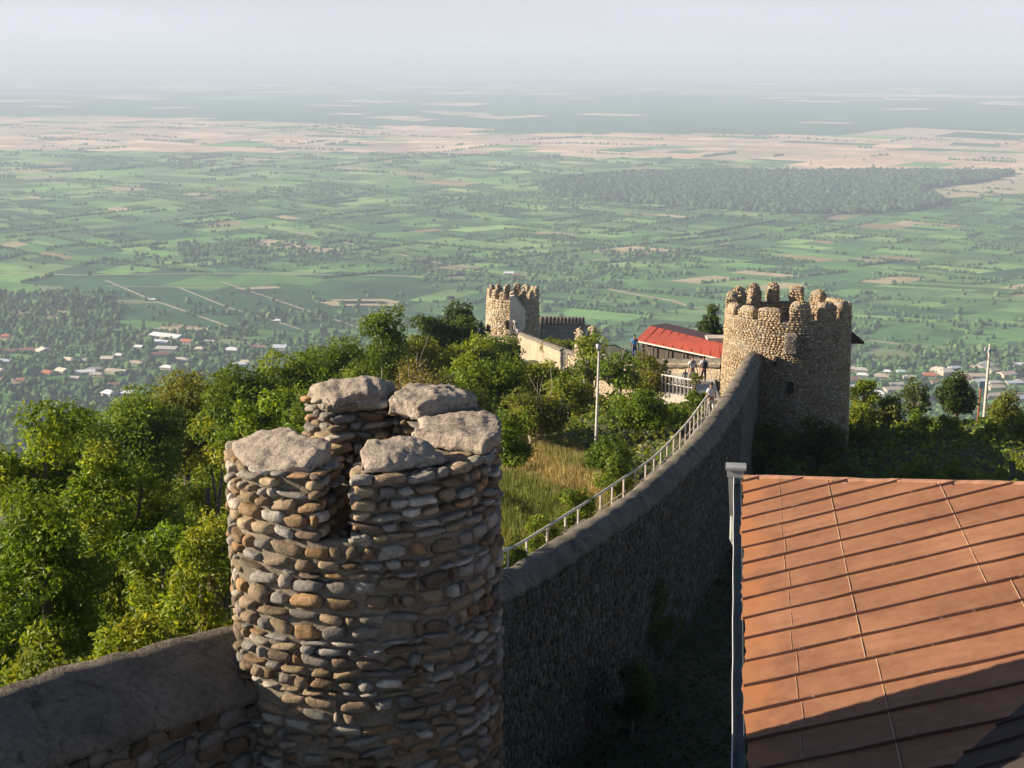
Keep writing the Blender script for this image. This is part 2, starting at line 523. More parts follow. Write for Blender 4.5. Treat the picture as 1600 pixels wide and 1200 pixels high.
def strip(name, pix, w, mat, z=.4):
    pts = [plain_at(*p) for p in pix]
    V, F = [], []
    for i, p in enumerate(pts):
        a = pts[max(i-1, 0)]; b = pts[min(i+1, len(pts)-1)]
        d = (b - a).normalized(); n = Vector((-d.y, d.x, 0)) * w / 2
        V += [(p.x+n.x, p.y+n.y, ZP+z), (p.x-n.x, p.y-n.y, ZP+z)]
    F = [(2*i, 2*i+1, 2*i+3, 2*i+2) for i in range(len(pts)-1)]
    F = [f[::-1] for f in F]
    return tag(MB().add(V, F).build(name, mat), kind='structure')
mk_plain('dirt', (.36, .31, .20), .95, 0, .02, .25, 0)
mk_plain('stubble', (.42, .34, .20), .95, 0, .01, .2, 0)
mk_plain('meadow', (.15, .19, .07), .95, 0, .02, .25, 0)
for pix, w in (([(165, 438), (235, 468), (300, 490), (358, 511)], 6), ([(276, 448), (360, 482), (430, 502), (492, 522)], 5),
               ([(345, 440), (420, 465), (500, 492), (560, 512)], 5), ([(165, 447), (280, 449), (345, 449)], 5), ([(425, 499), (470, 498), (500, 498)], 5), ([(0, 425), (120, 430), (330, 427), (560, 430), (740, 434)], 9),
               ([(900, 440), (980, 458), (1050, 470), (1100, 486)], 13), ([(1330, 528), (1420, 540), (1500, 546), (1600, 552)], 10),
               ([(360, 345), (480, 366), (600, 392), (700, 414), (760, 420)], 10), ([(1140, 380), (1000, 398), (900, 410)], 9)):
    strip('dirt_track', pix, w, M['dirt'])
def patch(pix, mat, name='field_patch', z=.25):
    pts = [plain_at(*p) for p in pix]
    return tag(MB().add([(p.x, p.y, ZP+z) for p in pts], [tuple(range(len(pts)))[::-1]]).build(name, mat), kind='structure')
patch([(365, 377), (420, 374), (560, 394), (500, 396)], M['stubble'])
patch([(365, 450), (430, 447), (440, 450), (380, 453)], M['stubble'])
patch([(515, 468), (600, 467), (640, 474), (540, 475)], M['stubble'])
patch([(545, 498), (620, 495), (640, 504), (560, 506)], M['meadow'])
patch([(60, 446), (95, 447), (110, 459), (60, 458)], M['meadow'])
patch([(1440, 297), (1600, 278), (1600, 302), (1470, 310)], M['stubble'])
patch([(330, 527), (360, 524), (430, 532), (410, 540), (350, 537)], M['meadow'])
patch([(1330, 540), (1420, 548), (1420, 572), (1330, 570)], M['meadow'])
patch([(645, 172), (760, 176), (772, 181), (700, 180)], M['stubble'])
patch([(173, 469), (235, 469), (252, 474), (180, 475)], M['meadow'])
patch([(490, 470), (600, 471), (625, 478), (520, 478)], M['stubble'])

# ------------------------------------------------------------------ trees of the plain
def ico(sub):
    bm = bmesh.new(); bmesh.ops.create_icosphere(bm, subdivisions=sub, radius=1.0)
    V = np.array([v.co[:] for v in bm.verts]); F = np.array([[v.index for v in f.verts] for f in bm.faces]); bm.free()
    return V, F
ICO = {k: ico(k) for k in (1, 2, 3)}
mk_attr('far_leaf', .9, .8, .45, 1.0, 1.2, .1)
def blobs(mb, pts, rad, sub, rg, hmul=(.8, 1.2), cols=((.052, .115, .040), (.078, .155, .046), (.105, .185, .058), (.060, .125, .050))):
    V0, F0 = ICO[sub]
    n = len(pts)
    if not n: return
    pts = np.asarray(pts); rad = np.asarray(rad)[:, None]
    nv = len(V0)
    th = rg.uniform(0, 6.28, n); c, s = np.cos(th)[:, None], np.sin(th)[:, None]
    J = 1 + rg.uniform(-.28, .28, (n, nv))
    X = V0[None, :, 0] * J; Y = V0[None, :, 1] * J; Z = V0[None, :, 2] * J
    x = (X * c - Y * s) * rad * rg.uniform(.85, 1.2, (n, 1)) + pts[:, 0:1]
    y = (X * s + Y * c) * rad + pts[:, 1:2]
    z = Z * rad * rg.uniform(*hmul, (n, 1)) + pts[:, 2:3] + rad * .75
    V = np.stack([x, y, z], -1).reshape(-1, 3)
    F = (F0[None] + (np.arange(n) * nv)[:, None, None]).reshape(-1, 3)
    cc = np.array(cols)[rg.integers(0, len(cols), n)] * rg.uniform(.75, 1.3, (n, 1))
    C = np.repeat(cc, nv, axis=0)
    mb.add(V, F, C)

HOUSE_PIX = []     # filled below: (px, py, length, depth, height, roof, walls, turn, label)
def H(px, py, l, d, h, roof, rz, label): HOUSE_PIX.append((px, py, l, d, h, roof, rz, label))
H(262, 528, 46, 17, 6, 'white', 12, "long white metal-roofed shed, the largest roof in the left half of the valley village")
H(252, 536, 24, 13, 4, 'white', 12, "lower white-roofed shed annex against the front of the long white shed")
H(292, 537, 17, 9, 6, 'red', 8, "orange-red roofed house with cream end wall right of the long white shed")
H(262, 547, 26, 14, 5, 'pale', 4, "pale roofed building in front of the long white shed")
H(253, 556, 24, 10, 5, 'rust', -8, "dull red roofed house in front of the pale building by the long white shed")
H(40, 549, 56, 11, 4, 'rust', -6, "long low brick-red roofed block at the left edge of the village")
H(69, 552, 15, 15, 7, 'cream', 25, "cream gabled house at the right end of the long brick-red block")
H(10, 528, 12, 8, 5, 'red', 4, "small orange-topped house on a bare plot above the brick-red block")
H(6, 566, 20, 9, 4, 'blue', 5, "pale blue roofed shed at the left edge below the brick-red block")
H(2, 585, 12, 12, 7, 'cream', 20, "cream house cut by the left edge of the picture low in the village")
H(108, 566, 15, 11, 6, 'cream', 10, "cream roofed house in the left village right of and below the brick-red block")
H(140, 565, 16, 8, 4, 'pale', -4, "thin pale roof just left of the yellowish tower house")
H(168, 564, 14, 9, 6, 'cream', 0, "cream house under the small yellowish tower in the left village")
H(186, 557, 11, 9, 4, 'white', 6, "small white roof right of the yellowish tower house")
H(218, 544, 10, 8, 4, 'white', 8, "small white roof among dark trees left of the pale building")
H(214, 570, 17, 11, 5, 'beige', 8, "beige roofed house below the dull red roof, middle of the left village")
H(76, 585, 15, 11, 5, 'red', 12, "orange-red two-part roof with cream front wall low in the left village")
H(98, 583, 14, 10, 6, 'cream', 15, "cream gabled house right of the orange-red roof low in the left village")
H(130, 583, 26, 12, 4, 'white', -8, "wide white-grey roof low in the left village")
H(148, 580, 16, 9, 5, 'pale', -14, "pale brownish roof at the right shoulder of the wide white-grey roof")
H(152, 588, 16, 8, 5, 'beige', 6, "beige roof in front of the wide white-grey roof")
H(183, 583, 26, 11, 5, 'beige', 10, "long beige hipped roof in the low left village")
H(172, 618, 15, 11, 6, 'white', 16, "bright white gabled house just above the near treetops")
H(201, 617, 15, 10, 5, 'white', 2, "cream-white roof right of the bright white gabled house")
H(178, 603, 13, 9, 4, 'rust', -6, "brownish red roof above the bright white gabled house")
H(34, 597, 12, 9, 5, 'rust', 6, "small brick-red roof behind the left treetops")
H(285, 565, 20, 11, 5, 'pale', 10, "pale pinkish roof touching the near treetops")
H(262, 577, 15, 9, 5, 'white', 10, "white roof low by the near treetops")
H(363, 550, 17, 12, 6, 'white', 4, "white hipped roof standing alone near the treetops in the middle left")
H(383, 569, 12, 8, 5, 'cream', 2, "small cream house below the white hipped roof")
H(375, 571, 16, 9, 4, 'white', -4, "flat white roof left of the small cream house")
H(438, 546, 18, 13, 6, 'blue', 6, "grey-white domed roof at the right end of the left village")
H(328, 536, 12, 8, 4, 'pale', 4, "pale roof below the pale green meadow")
H(402, 544, 20, 9, 4, 'rust', 3, "dull reddish roofs below the meadow near the grey-white domed roof")
H(312, 548, 11, 8, 5, 'cream', 4, "small cream house left of the white hipped roof")
H(118, 593, 10, 8, 4, 'pale', 4, "tiny pale roof under the wide white-grey roof")
# right village
H(1330, 579, 14, 11, 5, 'beige', 6, "beige roof nearest the big tower in the right village, upper row")
H(1346, 581, 14, 9, 5, 'pale', 6, "pale roof second from the big tower in the upper row of the right village")
H(1348, 588, 12, 8, 4, 'white', 6, "white roof under the pale roof close to the big tower")
H(1378, 592, 16, 11, 6, 'beige', 6, "beige hipped roof by itself right of the big tower")
H(1386, 583, 8, 7, 4, 'white', 6, "tiny white roof above the beige hipped roof")
H(1330, 597, 22, 12, 6, 'rust', -8, "brownish roof with white walls touching the big tower's edge")
H(1331, 607, 16, 9, 4, 'white', -14, "slanting white roof touching the big tower's edge")
H(1362, 611, 11, 8, 5, 'pale', 6, "pale roof left of a white roof above the sunlit shrubs")
H(1370, 617, 17, 10, 5, 'white', 10, "white roof lowest in the right village beside the tower")
H(1393, 611, 19, 12, 5, 'beige', -8, "long beige pitched roof left of the rounded pine")
H(1401, 603, 14, 7, 4, 'pale', -4, "thin pale roof above the long beige pitched roof")
H(1408, 583, 10, 8, 4, 'teal', 2, "pale teal roof in the upper right village")
H(1421, 593, 13, 8, 5, 'pale', -2, "pale roof left of the rounded pine's top")
H(1452, 589, 16, 10, 5, 'red', 5, "orange-red roof above the gap between the two pines")
H(1467, 583, 18, 12, 7, 'cream', 14, "large cream roof above the two pines")
H(1477, 585, 16, 12, 7, 'cream', -10, "large cream roof touching the right pine's top")
H(1462, 599, 13, 9, 4, 'rust', -6, "dull rust roof between the two pines")
H(1492, 577, 16, 8, 4, 'blue', -8, "blue-grey metal roof at the top of the right village")
H(1505, 594, 18, 10, 5, 'rust', -4, "dull red roof behind the tall pine")
H(1521, 590, 30, 12, 5, 'beige', 2, "long beige factory roof left of the utility pole")
H(1535, 575, 26, 16, 6, 'pale', -20, "big pale grey gable left of the utility pole's top")
H(1549, 582, 16, 12, 6, 'beige', -16, "beige gable directly right of the utility pole")
H(1528, 599, 16, 10, 5, 'white', -12, "white roof behind the small white sign")
H(1553, 600, 16, 9, 4, 'pale', -6, "pale roof right of the utility pole at mid height")
H(1556, 608, 18, 10, 5, 'beige', -4, "beige roof right of the utility pole low down")
H(1573, 588, 19, 12, 6, 'rose', -10, "rose-coloured hipped roof right of the utility pole")
H(1596, 573, 20, 10, 5, 'white', -4, "long white roof at the right edge, upper row")
H(1584, 600, 18, 9, 4, 'blue', -4, "blue-grey roof right of the rose-coloured hipped roof")
H(1597, 597, 14, 10, 4, 'rust', -10, "brownish roof cut by the right edge")
H(1588, 626, 18, 10, 5, 'blue', -12, "blue-grey roof at the right edge just above the near shrubs")
H(1551, 621, 16, 9, 5, 'beige', -4, "beige-brown roof behind the foot of the utility pole")
H(795, 429, 16, 12, 5, 'white', 0, "white farmhouse alone in the fields above the far round tower")
H(808, 432, 14, 10, 5, 'rust', 0, "reddish farmhouse beside the white farmhouse in the fields")
H(239, 470, 9, 7, 4, 'white', 0, "tiny white hut on the dirt track through the vineyards")
H(434, 503, 9, 7, 4, 'white', 0, "tiny white hut beside the second vineyard track")

def build_plain_trees():
    rg = np.random.default_rng(3)
    houses = np.array([tuple(plain_at(h[0], h[1]))[:2] for h in HOUSE_PIX])
    mb = MB()
    # gardens and groves round the village
    n = 36000
    y = rg.uniform(1350, 2700, n); x = rg.uniform(-.42, .42, n) * y
    u = x / y
    grove = np.sin(x * .013 + 1) + np.sin(y * .017 + x * .007) + np.sin(x * .031 - y * .023) * .6
    far = np.where(u < -.285, 2680, 2280) - 120 * np.clip((u + .12) / .1, 0, 1)
    dens = np.where((y < far), .34, .03) + .38 * (grove > .3) * (y < far + 200)
    keep = rg.random(n) < dens
    # house fronts stay visible
    d = np.full(n, 1e9)
    for hx, hy in houses:
        dx = np.abs(x - hx * y / hy); dy = hy - y
        d = np.where((dx < 11) & (dy > -9) & (dy < 42), 0, d)
    keep &= d > 1
    for hx, hy, l in [(a[0], a[1], h[2]) for a, h in zip(houses, HOUSE_PIX) if h[2] > 18]:
        d = np.where((np.abs(x - hx * y / hy) < l * .62) & (hy - y > -12) & (hy - y < 44), 0, d)
    keep &= d > 1
    # clearings
    for (px, py, rx, ry) in ((382, 533, 55, 40), (1375, 556, 50, 60), (20, 530, 22, 14)):
        q = plain_at(px, py)
        keep &= ((x - q.x) / rx) ** 2 + ((y - q.y) / ry) ** 2 > 1
    x, y = x[keep], y[keep]
    rad = rg.uniform(2.6, 5.4, len(x)) * np.where(rg.random(len(x)) < .12, 1.5, 1)
    blobs(mb, np.stack([x, y, np.full(len(x), ZP)], 1), rad, 2 if False else 1, rg, (.9, 1.5))
    tag(mb.build('grove_foliage', M['far_leaf'], smooth=False), 'dense green tree crowns filling the valley village between the houses', 'trees', kind='stuff')
    # hedgerows along the field edges
    pts, rad = [], []
    rr = random.Random(9)
    for (x0, y0, x1, y1, dep) in HEDGE:
        L = math.hypot(x1 - x0, y1 - y0); yy = (y0 + y1) / 2
        if yy < 1900 or abs((x0 + x1) / 2) > .42 * yy: continue
        step = 5 if yy < 4500 else 9 if yy < 6500 else 16
        cont = rr.random()
        g = 1.6 if cont < .25 else 1.0
        for k in range(int(L / step)):
            t = k / max(1, L / step)
            if rr.random() < (.25 if cont > .6 else .12): continue
            if cont > .6 and math.sin(t * 9 + x0) < .1: continue
            for q in range(2 if g > 1 else 1):
                pts.append((x0 + (x1-x0)*t + rr.uniform(-3.5, 3.5) * g, y0 + (y1-y0)*t + rr.uniform(-3.5, 3.5) * g, ZP))
                rad.append(rr.uniform(2.0, 4.4) * (1 if yy < 5000 else 1.5))
    # scattered single trees and riverside belts
    for k in range(9000):
        yy = rr.uniform(2400, 6200); xx = rr.uniform(-.42, .42) * yy
        b = math.sin(xx * .0021 + 2) + math.sin((yy + xx * .3) * .0046) + .7 * math.sin(xx * .006 - yy * .004)
        belt = b > 1.3 and yy < 5000
        if not belt and rr.random() > .05: continue
        if 2400 < yy < 2850 and -.34 < xx / yy < -.09: continue
        for q in range(2 if belt else 1):
            pts.append((xx + rr.uniform(-14, 14), yy + rr.uniform(-14, 14), ZP)); rad.append(rr.uniform(2.8, 6))
    mb = MB(); blobs(mb, pts, rad, 1, rg, (.8, 1.25))
    tag(mb.build('hedgerow_foliage', M['far_leaf']), 'dark hedgerows and tree belts between the fields of the plain', 'hedgerows', kind='stuff')
    # the big oval wood
    poly = [(835, 288), (900, 279), (1010, 271), (1200, 270), (1400, 270), (1585, 270), (1560, 281), (1440, 296), (1478, 318), (1430, 330), (1330, 335), (1200, 333), (1060, 322), (930, 314), (850, 300)]
    pp = [plain_at(*p) for p in poly]
    xs = [p.x for p in pp]; ys = [p.y for p in pp]
    pts = []
    def inside(x, y):
        c = False
        for i in range(len(pp)):
            a, b = pp[i], pp[i-1]
            if (a.y > y) != (b.y > y) and x < (b.x-a.x) * (y-a.y) / (b.y-a.y) + a.x: c = not c
        return c
    for k in range(15000):
        x = rr.uniform(min(xs), max(xs)); y = rr.uniform(min(ys), max(ys))
        if inside(x, y): pts.append((x, y, ZP))
    mb = MB(); blobs(mb, pts, rg.uniform(8, 13, len(pts)), 1, rg, (.8, 1.2), ((.034, .080, .036), (.046, .10, .044), (.060, .115, .05)))
    tag(mb.build('far_woodland', M['far_leaf']), 'broad dark wood lying on the plain before the tan fields', 'wood', kind='stuff')
build_plain_trees()

# ------------------------------------------------------------------ houses of the plain
ROOFS = {'white': (.78, .78, .78), 'pale': (.52, .48, .43), 'beige': (.46, .38, .29), 'cream': (.66, .58, .46), 'red': (.50, .15, .07),
         'rust': (.27, .12, .08), 'blue': (.50, .56, .62), 'teal': (.36, .56, .52), 'rose': (.56, .40, .33)}
for k, c in ROOFS.items(): mk_plain('roof_' + k, c, .6, 0, .5, .12, 0)
def house_mesh(key, hip):
    pass
_hc = {}
def build_house(px, py, l, d, h, roof, rz, label):
    p = plain_at(px, py)
    root = empty('village_house', (p.x, p.y, ZP), R(-rz * 2.2), label=label, cat='house', group='houses of the village on the plain')
    l, d, h = l * 1.25, d * 1.4, h * 1.3
    hw = h * .6
    mb = MB()
    mb.box((-l/2, -d/2, -1), (l/2, d/2, hw))
    mb.add([(-l/2, -d/2, hw), (-l/2, d/2, hw), (-l/2, 0, h*.93), (l/2, -d/2, hw), (l/2, d/2, hw), (l/2, 0, h*.93)],
           [(0, 2, 1), (3, 4, 5), (0, 3, 5, 2), (1, 2, 5, 4)])
    mb.build('wall', M['house_wall'], root)
    hip = (px * 7 + py) % 3 != 0 and l < 30
    e = .8; t = .25
    i = l * .28 if hip else -.0
    V = [(-l/2-e, -d/2-e, hw-.3), (l/2+e, -d/2-e, hw-.3), (l/2+e, d/2+e, hw-.3), (-l/2-e, d/2+e, hw-.3), (-l/2-e+i, 0, h), (l/2+e-i, 0, h)]
    V2 = [(a, b, c + t) for a, b, c in V]
    F = [(0,1,5,4), (2,3,4,5), (1,2,5), (3,0,4)]
    if not hip: F = F[:2]
    Fs = [tuple(k + 6 for k in f) for f in F] + [f[::-1] for f in F]
    Fs += [(0, 1, 7, 6), (1, 2, 8, 7), (2, 3, 9, 8), (3, 0, 6, 9)] if hip else [(0, 1, 7, 6), (2, 3, 9, 8), (1, 5, 11, 7), (5, 2, 8, 11), (3, 4, 10, 9), (4, 0, 6, 10)]
    MB().add(V2 and V + V2, Fs).build('roof', M['roof_' + roof], root)
    if l < 30 and d > 8:
        w = MB()
        for k in (-1, 0, 1):
            w2 = MB().box((k*l*.28-.7, -d/2-.06, hw*.35), (k*l*.28+.7, -d/2+.1, hw*.8))
            w2.build('window', M['dark_void'], root)
for h_ in HOUSE_PIX: build_house(*h_)

# ------------------------------------------------------------------ haze of the valley
def build_haze():
    m = bpy.data.materials.new('haze'); m.use_nodes = True
    nt = m.node_tree; nt.nodes.clear()
    v = nt.nodes.new('ShaderNodeVolumePrincipled'); o = nt.nodes.new('ShaderNodeOutputMaterial')
    v.inputs['Color'].default_value = HAZE_COL
    v.inputs['Density'].default_value = HAZE_DENS
    v.inputs['Anisotropy'].default_value = 0.0
    nt.links.new(v.outputs[0], o.inputs['Volume'])
    ob = MB().box((-71000, -400, -900), (71000, 73000, 40)).build('haze', m)
    tag(ob, 'pale blue summer haze over the valley', 'haze', kind='stuff')
HAZE_COL = (.69, .83, 1.0, 1)
HAZE_DENS = 1.08e-4
build_haze()

# ------------------------------------------------------------------ masonry
STONE_COLS = .86 * np.array([(.33,.25,.16), (.28,.205,.125), (.23,.17,.11), (.26,.24,.21), (.33,.285,.23), (.20,.135,.075), (.42,.375,.31), (.25,.185,.12), (.28,.25,.21), (.17,.125,.09), (.32,.20,.10), (.22,.20,.175)])
def stones_np(mb, C, T, N, U, sx, sy, sz, sub, rg, cols=STONE_COLS, power=.72, bright=1.0, rough=.0):
    """Rounded cobbles: centres C, tangents T, outward normals N, up U; half sizes sx (along T), sy (along N), sz (along U)."""
    n = len(C)
    if n == 0: return
    C, T, N, U = (np.asarray(a, dtype=np.float64) for a in (C, T, N, U))
    sx, sy, sz = (np.asarray(a, dtype=np.float64)[:, None] for a in (sx, sy, sz))
    V0, F0 = ICO[sub]; nv = len(V0)
    S = np.sign(V0) * np.abs(V0) ** power
    if rough: bright = bright * 1.0
    # tilt each stone a little in its own plane, and dent it
    th = rg.normal(0, .09, n)[:, None]
    x = S[None, :, 0]; y = S[None, :, 1]; z = S[None, :, 2]
    ph = rg.uniform(0, 6.28, (n, 5))
    d = 1 + .10 * np.sin(2.3 * V0[None, :, 0] + ph[:, 0:1]) + .09 * np.sin(3.1 * V0[None, :, 2] + ph[:, 1:2]) + .06 * np.sin(5 * (V0[None, :, 0] + V0[None, :, 2] * .7) + ph[:, 2:3]) \
        + .05 * np.sin(6 * V0[None, :, 1] + 4 * V0[None, :, 0] + ph[:, 3:4])
    if sub >= 2:
        q1, q2 = rg.normal(size=(n, 3)), rg.normal(size=(n, 3))
        d = d + .055 * np.sin(4.3 * (V0 @ q1.T).T + ph[:, 1:2]) + .035 * np.sin(8.1 * (V0 @ q2.T).T + ph[:, 2:3])
        # a broken facet on many stones
        fc = q1 / np.linalg.norm(q1, axis=1)[:, None]; dt = (V0 @ fc.T).T; lim = rg.uniform(.62, 1.15, (n, 1))
        d = d * np.where(dt > lim, lim / np.maximum(dt, .01), 1.0)
    skew = rg.normal(0, .17, (n, 1))
    X = (x + skew * z) * sx * d; Z = (z + rg.normal(0, .12, (n, 1)) * x) * sz * d; Y = y * sy * (1 + .1 * np.sin(2.2 * V0[None, :, 0] + ph[:, 4:5]))
    X2 = X * np.cos(th) - Z * np.sin(th); Z2 = X * np.sin(th) + Z * np.cos(th)
    Vv = C[:, None, :] + X2[..., None] * T[:, None, :] + Y[..., None] * N[:, None, :] + Z2[..., None] * U[:, None, :]
    F = (F0[None] + (np.arange(n) * nv)[:, None, None]).reshape(-1, 3)
    cc = cols[rg.integers(0, len(cols), n)] * rg.uniform(.75, 1.2, (n, 1)) * bright
    mb.add(Vv.reshape(-1, 3), F, np.repeat(cc, nv, axis=0))

def courses(mb, path, z0, z1, rg, sub=2, hrow=(.10, .19), lrow=(.09, .34), depth=.085, out=.02, skip=.02, closed=False, gap=.018, **kw):
    """Lay courses of cobbles along a path [(pos2d, normal2d)...] sampled finely, between heights z0 and z1."""
    pos = np.array([p[0] for p in path]); nor = np.array([p[1] for p in path])
    seg = np.linalg.norm(np.diff(pos, axis=0), axis=1); cum = np.concatenate([[0], np.cumsum(seg)])
    tot = cum[-1]
    C, T, N, U, sx, sy, sz = [], [], [], [], [], [], []
    z = z0
    while z < z1 - hrow[0] * .6:
        h = rg.uniform(*hrow) * (1.0 if rg.random() > .12 else .7)
        if z + h > z1: h = z1 - z
        s = -rg.uniform(0, .1)
        while s < tot:
            l = rg.uniform(*lrow)
            if rg.random() < .25: l = max(l, h * rg.uniform(1.4, 2.2))
            m = s + l / 2
            if 0 < m < tot and rg.random() > skip:
                x = np.interp(m, cum, pos[:, 0]); y = np.interp(m, cum, pos[:, 1])
                nx = np.interp(m, cum, nor[:, 0]); ny = np.interp(m, cum, nor[:, 1]); q = math.hypot(nx, ny) or 1
                nx /= q; ny /= q
                hh = h * rg.uniform(.82, 1.02)
                C.append((x + nx * out, y + ny * out, z + h / 2 + rg.normal(0, .008)))
                N.append((nx, ny, 0)); T.append((-ny, nx, 0)); U.append((0, 0, 1))
                sx.append(max(.02, l / 2 - gap * .5)); sy.append(depth * rg.uniform(.7, 1.15)); sz.append(max(.02, hh / 2 - gap * .35))
            s += l
        z += h
    stones_np(mb, C, T, N, U, sx, sy, sz, sub, rg, **kw)

def arc(cx, cy, r, a0, a1, step=.05, inward=False):
    """phi = 0 faces the camera (-Y); positive turns to +X."""
    n = max(3, int(abs(a1 - a0) * r / step) + 1)
    out = []
    for k in range(n + 1):
        a = a0 + (a1 - a0) * k / n
        d = (math.sin(a), -math.cos(a))
        out.append(((cx + d[0] * r, cy + d[1] * r), (-d[0], -d[1]) if inward else d))
    return out
def radial(cx, cy, a, r0, r1, sgn):
    d = (math.sin(a), -math.cos(a)); t = (math.cos(a) * sgn, math.sin(a) * sgn)
    return [((cx + d[0] * r, cy + d[1] * r), t) for r in np.linspace(r0, r1, 8)]

def grid_box(nu, nv, nw):
    """Unit box surface as a grid: vertices in [0,1]^3 and quads."""
    idx, V, F = {}, [], []
    def g(i, j, k):
        if (i, j, k) not in idx: idx[(i, j, k)] = len(V); V.append((i / nu, j / nv, k / nw))
        return idx[(i, j, k)]
    for i in range(nu):
        for j in range(nv):
            F.append((g(i,j,0), g(i,j+1,0), g(i+1,j+1,0), g(i+1,j,0)))
            F.append((g(i,j,nw), g(i+1,j,nw), g(i+1,j+1,nw), g(i,j+1,nw)))
    for i in range(nu):
        for k in range(nw):
            F.append((g(i,0,k), g(i+1,0,k), g(i+1,0,k+1), g(i,0,k+1)))
            F.append((g(i,nv,k), g(i,nv,k+1), g(i+1,nv,k+1), g(i+1,nv,k)))
    for j in range(nv):
        for k in range(nw):
            F.append((g(0,j,k), g(0,j,k+1), g(0,j+1,k+1), g(0,j+1,k)))
            F.append((g(nu,j,k), g(nu,j+1,k), g(nu,j+1,k+1), g(nu,j,k+1)))
    return np.array(V), F
def ring_block(mb, cx, cy, a0, a1, r0, r1, z0, z1, step=.12, dome=0.0, amp=.0, seed=1, round_=0.0, tilt=0.0, taper=0.0, res_r=None, grit=0.0):
    nu = max(3, int(abs(a1 - a0) * r1 / step)); nv = res_r or max(2, int((r1 - r0) / step)); nw = max(1, int((z1 - z0) / step))
    V, F = grid_box(nu, nv, nw)
    u, v, w = V[:, 0], V[:, 1], V[:, 2]
    if round_ > 0:       # pull in the corners of the plan
        eu = np.clip(1 - np.minimum(u, 1 - u) * nu * .5, 0, 1); ev = np.clip(1 - np.minimum(v, 1 - v) * 2.2, 0, 1); ew = np.clip((w - .5) * 2, 0, 1)
        k = round_ * (.4 + .6 * ew)
        u2 = u + (np.where(u < .5, 1, -1)) * eu * ev * k * .06; v2 = v + (np.where(v < .5, 1, -1)) * eu * ev * k * .35
        z_drop = round_ * ew * (np.clip(1 - np.minimum(u, 1-u) * nu * .45, 0, 1) * .5 + ev * .5) * (z1 - z0) * .55
    else: u2, v2, z_drop = u, v, 0
    a = a0 + (a1 - a0) * u2; rr = r0 + (r1 - r0) * v2 - taper * w
    z = z0 + (z1 - z0) * w + dome * w * (1 - (2*u-1)**2) * .5 + dome * w * (1 - (2*v-1)**2) * .5 - z_drop + tilt * (v - .5) * w
    X = np.stack([cx + np.sin(a) * rr, cy - np.cos(a) * rr, z], 1)
    if amp:
        X[:, 0] += wob(X, .5, seed, 3) * amp; X[:, 1] += wob(X, .5, seed + 1, 3) * amp; X[:, 2] += wob(X, .45, seed + 2, 3) * amp * (w > .01)
    if grit:
        for q in range(3): X[:, q] += wob(X, .11, seed + 7 + q, 3) * grit
    mb.add(X, F)

